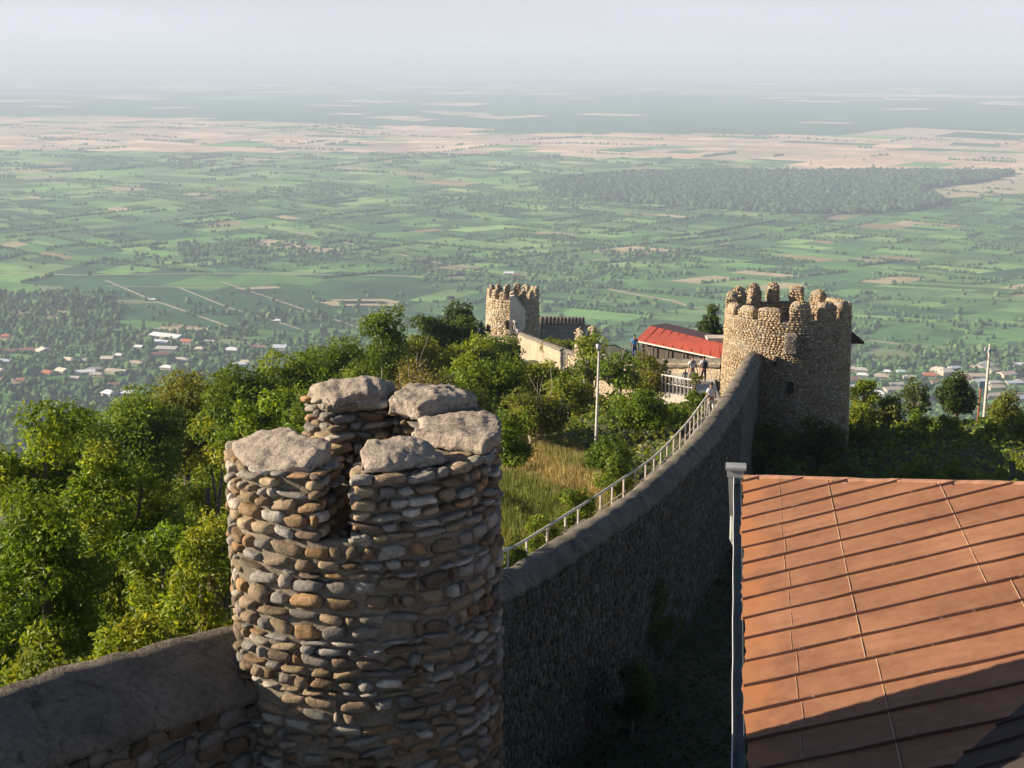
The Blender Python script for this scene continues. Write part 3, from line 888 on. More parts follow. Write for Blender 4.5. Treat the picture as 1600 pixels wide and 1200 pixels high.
# ------------------------------------------------------------------ the small cobble turret in front
def build_turret():
    rg = np.random.default_rng(21)
    c = P(570, 700, 13.0); cx, cy = c.x, 13.0
    root = empty('cobble_turret', (cx, cy, tz(cx - 1, cy)), label="small round turret of river cobbles with four ragged merlons, nearest thing to the camera", cat='turret')
    loc = (cx, cy, root.location.z)
    def b(mb, name, mat, par=root, smooth=True):
        for V in mb.V:           # the plan is squared off at its left front corner
            dx, dy = V[:, 0] - cx, V[:, 1] - cy
            a = np.degrees(np.arctan2(dx, -dy)); f = 1 + .06 * np.exp(-((a + 48) / 19.0) ** 2) + .02 * np.exp(-((a - 50) / 25.0) ** 2)
            V[:, 0] = cx + dx * f; V[:, 1] = cy + dy * f
        o = mb.build(name, mat, None, smooth, loc=loc); o.parent = par
        if par is root: o.location = (0, 0, 0)
        else: o.location = (0, 0, 0)
        return o
    RO, RI, ZT, ZE, ZB = 1.27, .70, -3.42, -4.2, -14.5
    body = MB(); ring_block(body, cx, cy, R(-180), R(179.9), RI, RO - .026, ZE - 1.3, ZE, .06, amp=.034, seed=4)
    ring_block(body, cx, cy, R(-180), R(179.9), .05, RO - .024, ZB, ZE - 1.3, .08, amp=.034, res_r=4, seed=9, taper=-0.0)
    bo = b(body, 'body', M['mortar'])
    st = MB()
    courses(st, arc(cx, cy, RO - .03, R(-180), R(180)), -9.0, ZE + .02, rg, 3, hrow=(.08, .165), lrow=(.075, .32), depth=.08, out=.0, gap=.032, skip=.05, power=.68, bright=1.05)
    courses(st, arc(cx, cy, RI + .02, R(90), R(270), inward=True), ZE - .9, ZE, rg, 1)
    # the top of the parapet between the merlons
    Cc, Tt, Nn, Uu, a_, b_, d_ = [], [], [], [], [], [], []
    for k in range(70):
        a = rg.uniform(-math.pi, math.pi); r = rg.uniform(RI + .08, RO - .08); d = (math.sin(a), -math.cos(a))
        Cc.append((cx + d[0]*r, cy + d[1]*r, ZE + .0)); Nn.append((0, 0, 1)); Tt.append((math.cos(a), math.sin(a), 0)); Uu.append((d[0], d[1], 0))
        a_.append(rg.uniform(.06, .14)); b_.append(.05); d_.append(rg.uniform(.05, .1))
    stones_np(st, Cc, Tt, Nn, Uu, a_, b_, d_, 2, rg)
    b(st, 'cobbles', M['cobble'])
    # merlons: start, end, crown height, rows of coping slabs
    mer = [(-84, -14, ZT - .10, 1, "broad merlon with a rounded mortar cap, at the turret's front left"),
           (2, 66, ZT - .10, 2, "merlon whose cap slopes down over a brown boulder, at the turret's front right"),
           (74, 116, ZT + .0, 3, "merlon under a thick square mortar slab, at the turret's right edge"),
           (118, 160, ZT + .05, 4, "merlon under a long flat mortar slab at the turret's back"),
           (171, 213, ZT + .08, 5, "hump-capped merlon at the turret's back left, tallest of the four")]
    for a0, a1, zt, sd, lab in mer:
        a0, a1 = R(a0), R(a1)
        m = MB(); ring_block(m, cx, cy, a0 + .03, a1 - .03, RI + .04, RO - .045, ZE - .02, zt - .08, .06, amp=.028, seed=sd)
        mo = b(m, 'merlon', M['mortar'])
        mo['label'] = lab
        s = MB()
        path = arc(cx, cy, RO - .02, a0, a1) + radial(cx, cy, a1, RO, RI, 1) + arc(cx, cy, RI + .01, a1, a0, inward=True) + radial(cx, cy, a0, RI, RO, -1)
        courses(s, path, ZE + .0, zt - .05, rg, 3, hrow=(.08, .14), lrow=(.08, .30), depth=.075, out=-.01, bright=1.3, gap=.028, power=.68)
        b(s, 'cobbles', M['cobble'], mo)
        cp = MB()
        if sd == 1: ring_block(cp, cx, cy, a0 + .02, a1 - .05, RI - .01, RO - .03, zt - .07, zt + .03, .028, dome=.05, amp=.03, seed=31, round_=.5, tilt=-.12, grit=.014)
        elif sd == 2: ring_block(cp, cx, cy, a0 + .03, a1 - .3, RI - .01, RO - .14, zt - .07, zt + .05, .028, dome=.04, amp=.03, seed=35, round_=.5, tilt=-.14, grit=.014)
        elif sd == 3: ring_block(cp, cx, cy, a0 - .22, a1 - .02, RI - .16, RO + .03, zt - .15, zt - .02, .028, dome=.03, amp=.025, seed=37, round_=.22, grit=.014)
        elif sd == 4: ring_block(cp, cx, cy, a0 + .08, a1 + .06, RI - .10, RO + .04, zt - .12, zt + .03, .028, dome=.07, amp=.025, seed=39, round_=.3, grit=.014)
        else: ring_block(cp, cx, cy, a0 - .03, a1 + .02, RI - .03, RO + .02, zt - .14, zt + .0, .028, dome=.12, amp=.03, seed=41, round_=.6, grit=.014)
        b(cp, 'coping', M['coping'], mo)
build_turret()

# ------------------------------------------------------------------ walls
def smooth_path(pts, step):
    P_ = np.array(pts, dtype=float)
    d = np.concatenate([[0], np.cumsum(np.linalg.norm(np.diff(P_[:, :2], axis=0), axis=1))])
    s = np.arange(0, d[-1], step); s = np.append(s, d[-1])
    out = []
    for c in range(P_.shape[1]):
        f = P_[:, c]; m = np.gradient(f, d)          # cubic hermite
        i = np.clip(np.searchsorted(d, s, 'right') - 1, 0, len(d) - 2)
        h = d[i+1] - d[i]; t = (s - d[i]) / h
        out.append((2*t**3-3*t**2+1)*f[i] + (t**3-2*t**2+t)*h*m[i] + (-2*t**3+3*t**2)*f[i+1] + (t**3-t**2)*h*m[i+1])
    return np.stack(out, 1)

def wall_mesh(path, half, hcap, depth, step_amp, seed, cap=True, dz=.25, cap_drop=.32, fall=1.0):
    """Sweep a wall section along path (x, y, ztop). Returns (core MB, cap MB)."""
    Pt = smooth_path(path, .22)
    T = np.gradient(Pt[:, :2], axis=0); T /= np.linalg.norm(T, axis=1)[:, None]
    Nn = np.stack([T[:, 1], -T[:, 0]], 1)            # to the right of the direction of travel
    core, capm = MB(), MB()
    nd = max(2, int(depth / dz))
    cr = cap_drop + (.40 * fall - .02 if cap_drop > .25 else 0)
    prof = [(-half, -cap_drop - (depth - cap_drop) * k / nd) for k in range(nd, -1, -1)] + [(half, -cr - (depth - cr) * k / nd) for k in range(nd + 1)]
    def sweep(mb, prof, amp, sd, closed=True):
        n = len(prof); V = []
        for i, p in enumerate(Pt):
            for (o, z) in prof: V.append((p[0] + Nn[i, 0]*o, p[1] + Nn[i, 1]*o, p[2] + z))
        V = np.array(V)
        w = wob(V, .8, sd, 3)[:, None] * amp; w2 = wob(V, .7, sd + 5, 3) * amp
        V[:, :2] += np.repeat(Nn, n, axis=0) * w; V[:, 2] += w2 * .8
        F = []
        for i in range(len(Pt) - 1):
            for k in range(n - (0 if closed else 1)):
                k2 = (k + 1) % n
                F.append((i*n+k, (i+1)*n+k, (i+1)*n+k2, i*n+k2))
        F.append(tuple(range(n))); F.append(tuple((len(Pt)-1)*n + k for k in reversed(range(n))))
        mb.add(V, F)
    sweep(core, prof, .03, seed)
    e = .05
    # weathered mortar coping: its ridge stands on the inner (left) side and it falls away to the right
    cp = [(-half-e, -cap_drop-.06), (-half-e-.01, -.16), (-half*.85, -.02), (-half*.6, .04), (-half*.3, .0), (0, -.11*fall), (half*.35, -.24*fall), (half*.75, -.40*fall), (half+e, -.56*fall), (half+e+.02, -.72*fall)]
    if fall > .7: cp = [(-half-e, -cap_drop-.06), (-half-e-.01, -.14), (-half*.8, .0), (-half*.4, .045), (0, .045), (half*.35, -.01), (half*.7, -.15), (half+e, -.34), (half+e+.02, -.50)]
    if cap: sweep(capm, cp, step_amp, seed + 3)
    return core, capm, Pt, T, Nn

def wall_stones(Pt, Nn, half, top, depth, rg, sub, hrow, lrow, side=1, dep=.07, y0=None, y1=None, **kw):
    mb = MB()
    d = np.concatenate([[0], np.cumsum(np.linalg.norm(np.diff(Pt[:, :2], axis=0), axis=1))])
    C, T, N, U, a, b, c = [], [], [], [], [], [], []
    off = top
    while off < depth:
        h = rg.uniform(*hrow); s = -rg.uniform(0, .2)
        while s < d[-1]:
            l = rg.uniform(*lrow); m = s + l / 2; s += l
            if m <= 0 or m >= d[-1] or rg.random() < .04: continue
            x, y, z = (np.interp(m, d, Pt[:, q]) for q in range(3))
            if y0 is not None and not (y0 < y < y1): continue
            nx, ny = np.interp(m, d, Nn[:, 0]) * side, np.interp(m, d, Nn[:, 1]) * side
            i = min(len(Pt) - 2, int(np.searchsorted(d, m) - 1)); sl = (Pt[i+1, 2] - Pt[i, 2]) / max(1e-6, d[i+1] - d[i])
            t3 = Vector((-ny * side * 1.0, nx * side * 1.0, 0)); t3 = Vector((-ny, nx, 0)); t3.normalize()
            C.append((x + nx * half, y + ny * half, z - off - h / 2 + rg.normal(0, .02)))
            N.append((nx, ny, 0)); T.append(tuple(t3)); U.append((0, 0, 1))
            a.append(l / 2 * .92); b.append(dep * rg.uniform(.6, 1.2)); c.append(h / 2 * .9)
        off += h
    stones_np(mb, C, T, N, U, a, b, c, sub, rg, **kw)
    return mb

def build_walls():
    rg = np.random.default_rng(33)
    # left run: from behind the camera to the turret
    lp = [(w[1], w[0], w[2]) for w in WALL if w[0] <= 13.0]
    core, cap, Pt, T, Nn = wall_mesh(lp, .42, .1, 7.5, .05, 5, cap_drop=.30, fall=.62)
    root = empty('stone_wall', tuple(Pt[len(Pt)//2]), label="shaded cobble wall with a smooth mortar top, running from the lower left corner to the turret", cat='wall')
    L = root.location
    def fin(mb, name, mat, par, sm=True):
        o = mb.build(name, mat, None, sm, loc=tuple(L)); o.parent = par; o.location = (0, 0, 0) ; return o
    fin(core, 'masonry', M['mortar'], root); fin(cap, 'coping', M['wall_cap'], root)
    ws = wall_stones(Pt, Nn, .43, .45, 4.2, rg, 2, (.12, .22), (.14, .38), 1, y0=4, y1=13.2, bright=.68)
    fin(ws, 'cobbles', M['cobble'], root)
    # long run: from the turret down to the big tower
    rp = [(w[1], w[0], w[2]) for w in WALL if w[0] >= 13.9]
    core, cap, Pt, T, Nn = wall_mesh(rp, .40, .1, 8.5, .075, 15, cap_drop=.26, fall=.72)
    root = empty('stone_wall', tuple(Pt[len(Pt)//2]), label="long high wall curving from the turret down to the big round tower, sunlit along its rounded top", cat='wall')
    L = root.location
    fin(core, 'masonry', M['shaded_rubble'], root); fin(cap, 'coping', M['wall_cap'], root)
    ws = wall_stones(Pt, Nn, .41, .50, 7.0, rg, 1, (.14, .30), (.14, .42), 1, dep=.045, y0=30, y1=62, bright=.40)  # stones of the shaded face dimmed in colour as well
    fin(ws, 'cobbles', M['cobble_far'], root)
build_walls()

# ------------------------------------------------------------------ round towers
def round_tower(name_label, cx, cy, r_top, r_bot, z_top, z_bot, mer, merh, rg, sub, hrow, lrow, wall_t, mats, seed, stone_kw, stone_z, par_h=.9, cap=True):
    """mer: list of (start deg, end deg, height factor, roundness)."""
    root = empty('round_tower', (cx, cy, z_bot), label=name_label, cat='tower')
    loc = (cx, cy, z_bot)
    def b(mb, name, mat, par=root, smooth=True):
        o = mb.build(name, mat, None, smooth, loc=loc); o.parent = par; o.location = (0, 0, 0); return o
    zp = z_top - merh
    body = MB()
    nseg = 72; nz = 26
    V, F = [], []
    zs = np.linspace(z_bot, zp, nz + 1)
    for z in zs:
        r = r_bot + (r_top - r_bot) * (z - z_bot) / (zp - z_bot)
        for k in range(nseg):
            a = 2 * math.pi * k / nseg; V.append((cx + math.sin(a) * r, cy - math.cos(a) * r, z))
    # parapet top, inner face, wall walk floor
    for (r, z) in ((r_top - wall_t, zp), (r_top - wall_t, zp - par_h), (.01, zp - par_h - .05)):
        for k in range(nseg):
            a = 2 * math.pi * k / nseg; V.append((cx + math.sin(a) * r, cy - math.cos(a) * r, z))
    for j in range(nz + 3):
        for k in range(nseg):
            k2 = (k + 1) % nseg; F.append((j*nseg+k, j*nseg+k2, (j+1)*nseg+k2, (j+1)*nseg+k))
    V = np.array(V); w = wob(V, 1.6, seed, 3) * .05
    dirs = V[:, :2] - np.array([cx, cy]); q = np.linalg.norm(dirs, axis=1)[:, None] + 1e-6
    V[:, :2] += dirs / q * w[:, None]
    body.add(V, F)
    b(body, 'body', mats[0])
    st = MB()
    def path_r(z): return r_bot + (r_top - r_bot) * (z - z_bot) / (zp - z_bot)
    z = stone_z
    while z < zp:
        z2 = min(zp, z + 1.0); r = path_r((z + z2) / 2)
        courses(st, arc(cx, cy, r, R(-118), R(118), .15), z, z2, rg, sub, hrow, lrow, depth=stone_kw.get('depth', .07), out=.0, gap=.02, bright=stone_kw.get('bright', 1), cols=stone_kw['cols'])
        z = z2
    courses(st, arc(cx, cy, r_top - wall_t, R(60), R(300), .15, inward=True), zp - par_h, zp, rg, sub, hrow, lrow, depth=.05, out=0, gap=.02, bright=stone_kw.get('bright', 1), cols=stone_kw['cols'])
    b(st, 'cobbles', M['cobble_far'])
    for (a0, a1, hf, rd) in mer:
        a0, a1 = R(a0), R(a1)
        m = MB(); zt = zp + merh * hf
        ring_block(m, cx, cy, a0, a1, r_top - wall_t + .02, r_top - .02, zp - .03, zt, .12, dome=.18 * rd, amp=.04, seed=seed + int(math.degrees(a0)) % 97, round_=rd * .55)
        mo = b(m, 'merlon', mats[1])
        s = MB()
        path = arc(cx, cy, r_top, a0, a1, .1) + radial(cx, cy, a1, r_top, r_top - wall_t, 1) + arc(cx, cy, r_top - wall_t, a1, a0, .1, inward=True) + radial(cx, cy, a0, r_top - wall_t, r_top, -1)
        courses(s, path, zp, zt - .16 * rd - .05, rg, sub, hrow, lrow, depth=.06, out=-.02, gap=.02, bright=stone_kw.get('bright', 1) * 1.0, cols=stone_kw['cols'])
        # rough stones bedded in the crown
        n = int((a1 - a0) * r_top * wall_t / .022) + 5
        aa = rg.uniform(a0 + .02, a1 - .02, n); r2 = rg.uniform(r_top - wall_t + .06, r_top - .06, n)
        ua = (aa - a0) / (a1 - a0) * 2 - 1; ur = (r2 - r_top + wall_t / 2) / (wall_t / 2)
        zz = zt + .18 * rd * (1 - ua ** 2) * .5 + .18 * rd * (1 - ur ** 2) * .5 - rd * .16 * (ua ** 2 + ur ** 2) - .03
        dd = np.stack([np.sin(aa), -np.cos(aa), np.zeros(n)], 1)
        nn = dd * (ur * .5)[:, None] + np.stack([np.cos(aa), np.sin(aa), np.zeros(n)], 1) * (ua * .5)[:, None] + np.array([0, 0, 1.0]); nn /= np.linalg.norm(nn, axis=1)[:, None]
        tt = np.cross(nn, dd); tt /= np.linalg.norm(tt, axis=1)[:, None]; uu = np.cross(tt, nn)
        k_ = (hrow[0] + hrow[1]) * .21
        stones_np(s, np.stack([cx + dd[:, 0] * r2, cy + dd[:, 1] * r2, zz], 1), tt, nn, uu, rg.uniform(.9, 1.6, n) * k_, np.full(n, .06), rg.uniform(.7, 1.1, n) * k_, sub, rg, cols=stone_kw['cols'], bright=stone_kw.get('bright', 1))
        b(s, 'cobbles', M['cobble_far'], mo)
    return root, b

WARM = np.array([(.40,.31,.20), (.34,.26,.16), (.28,.21,.13), (.42,.34,.23), (.35,.29,.21), (.31,.23,.13), (.46,.39,.28), (.24,.175,.11)])
BIG = P(1226, 600, 79.3)
def build_big_tower():
    rg = np.random.default_rng(51)
    cx, cy = BIG.x, 79.3
    mer = [(-88, -70, .55, .5), (-62, -44, .62, .6), (-38, -18, .72, .2), (-9, 10, 1.08, 1.0), (20, 38, 1.0, .7), (46, 60, .98, .3), (62, 92, .62, .1), (93, 122, .55, .2),
           (130, 143, .85, .5), (154, 168, 1.0, .3), (179, 191, 1.1, 1.0), (201, 214, 1.08, 1.0), (224, 240, 1.05, .9), (244, 262, .95, .7)]
    root, b = round_tower("massive round cobble tower with ragged rounded battlements at the lower end of the long wall", cx, cy, 3.52, 3.78, -13.42, -23.5, mer, .92, rg, 1,
                          (.105, .175), (.11, .28), .62, (M['rubble'], M['merlon_mortar']), 60, dict(cols=WARM * np.array([1.06, .98, .86]), bright=1.08, depth=.055), -23.0, par_h=1.0)
    # box corbel, slit windows, eave board
    d = P(1217, 535, 75.4)
    mb = MB(); a = math.atan2(d.x - cx, -(d.y - cy))
    ring_block(mb, cx, cy, R(-13), R(-3), 3.5, 4.32, d.z - .65, d.z + .45, .12, amp=.03, seed=3)
    b(mb, 'box_corbel', M['rubble'])
    for px, py, w, h in ((1235, 606, .32, .62), (1211, 566, .16, .55)):
        p = P(px, py, 75.6); mb = MB(); a = math.atan2(p.x - cx, -(p.y - cy))
        ring_block(mb, cx, cy, a - w/7.4, a + w/7.4, 3.3, 3.83, p.z - h/2, p.z + h/2, .2)
        b(mb, 'slit_window', M['dark_void'])
    e = P(1333, 530, 80.0); mb = MB()
    mb.add([(cx+3.3, 79.2, e.z+.95), (cx+3.3, 81.5, e.z+.95), (cx+4.45, 81.5, e.z+.0), (cx+4.45, 79.2, e.z+.0),
            (cx+3.3, 79.2, e.z-.1), (cx+3.3, 81.5, e.z-.1), (cx+4.45, 81.5, e.z-.12), (cx+4.45, 79.2, e.z-.12)],
           [(0,3,2,1), (4,5,6,7), (0,4,7,3), (1,2,6,5), (3,7,6,2), (0,1,5,4)])
    b(mb, 'eave', M['dark_wood'], smooth=False)
    q = P(1116, 528, 80.0); mb = MB(); mb.box((q.x-.45, 79.6, q.z-.08), (q.x+.7, 80.6, q.z+.06)); b(mb, 'slab', M['concrete'], smooth=False)
build_big_tower()

FAR = P(801, 480, 190)
def build_far_tower():
    rg = np.random.default_rng(52)
    cx, cy = FAR.x, 190.0
    n = 15; mer = [(k * 24 - 6, k * 24 + 7.5, 1.0 + .12 * math.sin(k * 2.1), .8) for k in range(n)]
    root, b = round_tower("small distant round tower with even battlements and a white stair gable", cx, cy, 3.55, 3.95, -31.2, -43.5, mer, 1.0, rg, 1,
                          (.28, .42), (.3, .7), .55, (M['rubble_far'], M['rubble_far']), 71, dict(cols=WARM, bright=1.12, depth=.06), -41.0, par_h=1.1)
    # projecting stair with a sloped white top
    def Q(px, py, D): return tuple(P(px, py, D))
    D = 185.6
    prof = [(797, 463), (803, 462), (821, 486), (821, 512), (812, 521), (796, 521)]
    V = [Q(x, y, D) for x, y in prof] + [(v[0], v[1] + 2.4, v[2]) for v in [Q(x, y, D) for x, y in prof]]
    k = len(prof); F = [tuple(range(k))[::-1], tuple(range(k, 2*k))] + [(i, (i+1) % k, (i+1) % k + k, i + k) for i in range(k)]
    b(MB().add(V, F), 'stair_gable', M['plaster'], smooth=False)
    for px, py, w, h, DD in ((762, 513, 4.2, 11, 188.0), (792.5, 507, 4.5, 14, 186.2), (803.5, 508, 6, 17, 185.5)):
        mb = MB(); p = P(px, py, DD); s = DD / FPX
        wv, hv = w * s / 2, h * s
        pts = [(-wv, -hv/2), (wv, -hv/2), (wv, hv*.2), (wv*.6, hv*.42), (0, hv*.5), (-wv*.6, hv*.42), (-wv, hv*.2)]
        V = [(p.x + a, DD - .15, p.z + z) for a, z in pts] + [(p.x + a, DD + 1.2, p.z + z) for a, z in pts]; k = 7
        F = [tuple(range(k)), tuple(range(k, 2*k))[::-1]] + [(i, i + k, (i+1) % k + k, (i+1) % k) for i in range(k)]
        b(mb.add(V, F), 'doorway', M['dark_void'], smooth=False)
build_far_tower()

def crest_wall(label, a, bpt, thick, depth, mat, mer=None, group=None, seed=1, name='stone_wall', wavy=.05):
    """Straight far wall between two top points, optional merlons."""
    a, bpt = Vector(a), Vector(bpt)
    path = [tuple(a), tuple(a.lerp(bpt, .35)), tuple(a.lerp(bpt, .7)), tuple(bpt)]
    core, cap, Pt, T, Nn = wall_mesh(path, thick/2, .1, depth, wavy, seed, dz=1.0, cap_drop=.22)
    root = empty(name, tuple(a.lerp(bpt, .5)), label=label, cat='wall', group=group)
    L = root.location
    for mb, nm, mt in ((core, 'masonry', mat), (cap, 'coping', M['wall_cap'] if not mer else mat)):
        o = mb.build(nm, mt, None, True, loc=tuple(L)); o.parent = root; o.location = (0, 0, 0)
    if mer:
        n = int((bpt - a).length / mer[0])
        t = (bpt - a).normalized(); nn = Vector((t.y, -t.x, 0)).normalized()
        for k in range(n):
            c = a.lerp(bpt, (k + .5) / n); mb = MB()
            V, F = grid_box(3, 2, 3)
            X = []
            for u, v, w in V:
                z = -.1 + w * mer[2] - (.25 * mer[2] if (u < .1 or u > .9) and w > .9 else 0)
                X.append(c + t * ((u - .5) * mer[1] * .999) + nn * ((v - .5) * thick * .9) + Vector((0, 0, z)))
            o = mb.add([tuple(x) for x in X], F).build('merlon', mat, None, True, loc=tuple(L)); o.parent = root; o.location = (0, 0, 0)
    return root
def P3(px, py, D): return tuple(P(px, py, D))
crest_wall("sunlit rubble wall climbing to the distant round tower above the white balustrade", P3(906, 553, 121), P3(814, 519, 184), .9, 4.2, M['rubble_far'], seed=81)
crest_wall("dark crenellated wall leading away right behind the distant round tower", P3(843, 507, 194), P3(912, 507, 214), .7, 4, M['rubble'], (1.7, .8, 1.25), seed=83)
crest_wall("pale thin parapet seen over the dark crenellated wall behind the distant tower", P3(840, 501, 200), P3(922, 509, 222), .5, 3, M['plaster'], seed=84)
crest_wall("low sunlit parapet behind the people at the foot of the big tower", P3(1034, 562, 91.5), P3(1130, 561, 88.5), .6, 2.4, M['rubble_far'], seed=85, wavy=.09)
crest_wall("broken sunlit rubble wall half hidden by trees below the red roof", P3(935, 560, 96), P3(1040, 563, 91), .8, 4.5, M['rubble_far'], seed=86, wavy=.16)

def build_ruin():
    rg = np.random.default_rng(77)
    p = P(917, 540, 118); cx, cy = p.x, 118.0
    root, b = round_tower("small crumbling turret with boulders along its rim, beyond the tall thin pole", cx, cy, 1.0, 1.1, p.z + 1.4, p.z - 3.5,
                          [(-70, -20, .8, 1), (15, 60, .6, 1), (110, 170, 1.0, 1), (200, 260, .9, .8)], .75, rg, 1, (.22, .34), (.25, .5), .45, (M['rubble_far'], M['merlon_mortar']), 77, dict(cols=WARM, bright=1.15), p.z - 3.2, par_h=.5)
    root.name = 'ruined_turret'; root['category'] = 'turret'
build_ruin()

# ------------------------------------------------------------------ terrace at the foot of the big tower
def build_terrace():
    a, b_ = P(1030, 600, 85), P(1128, 606, 82)
    z = -20.45
    V = [(a.x, a.y, z), (b_.x, b_.y, z), (b_.x + .6, 90, z), (a.x + .2, 92.5, z)]
    V2 = [(x, y, z - 2.6) for x, y, _ in V]
    root = tag(MB().add(V + V2, [(0,1,2,3), (0,4,5,1), (1,5,6,2), (2,6,7,3), (3,7,4,0), (4,7,6,5)]).build('terrace', M['concrete']), "pale paved terrace the people stand on beside the big tower", 'terrace')
    # balustrade
    n = 9
    t0 = P(1034, 603, 85.2); t1 = P(1082, 606, 83.7)
    t0.z = t1.z = z
    r = empty('balustrade', tuple(t0), label="short white balustrade on the edge of the terrace before the people", cat='balustrade')
    d = (t1 - t0)
    for k in range(n):
        q = d * (k / (n - 1)); MB().box((q.x-.045, q.y-.045, 0), (q.x+.045, q.y+.045, 1.02)).build('post', M['pale_paint'], r)
    MB().tube([Vector((0, 0, 1.05)), d + Vector((0, 0, 1.05))], .05).build('rail', M['pale_paint'], r)
    MB().tube([Vector((0, 0, .55)), d + Vector((0, 0, .55))], .025).build('rail', M['pale_paint'], r)
    k = MB(); k.box((-.1, -.12, -.35), (d.x + .1, .12, -.0)) ; k.build('kerb', M['plaster'], r)
build_terrace()
def far_balustrade(label, pa, pb, hgt, n, D0, D1):
    a, b_ = P(*pa, D0), P(*pb, D1)
    r = empty('balustrade', tuple(a), label=label, cat='balustrade')
    d = b_ - a
    for k in range(n):
        q = d * (k / (n - 1)); MB().box((q.x-.06, q.y-.06, q.z), (q.x+.06, q.y+.06, q.z + hgt)).build('post', M['pale_paint'], r)
    for f in (1.0, .5): MB().tube([Vector((0, 0, hgt * f)), d + Vector((0, 0, hgt * f))], .07).build('rail', M['pale_paint'], r)
    mb = MB(); V = []
    for q in (Vector((0, 0, 0)), d):
        V += [(q.x-.2, q.y, q.z-.5), (q.x+.2, q.y, q.z-.5), (q.x+.2, q.y, q.z), (q.x-.2, q.y, q.z)]
    mb.add(V, [(0,1,2,3), (7,6,5,4), (0,4,5,1), (1,5,6,2), (2,6,7,3), (3,7,4,0)]).build('kerb', M['pale_paint'], r)
far_balustrade("white balustrade of the stair going up to the distant round tower", (813, 543), (850, 558), 1.15, 12, 181, 158)
far_balustrade("short end of white balustrade low down beside the crumbling turret", (882, 575), (898, 564), 1.1, 5, 124, 128)

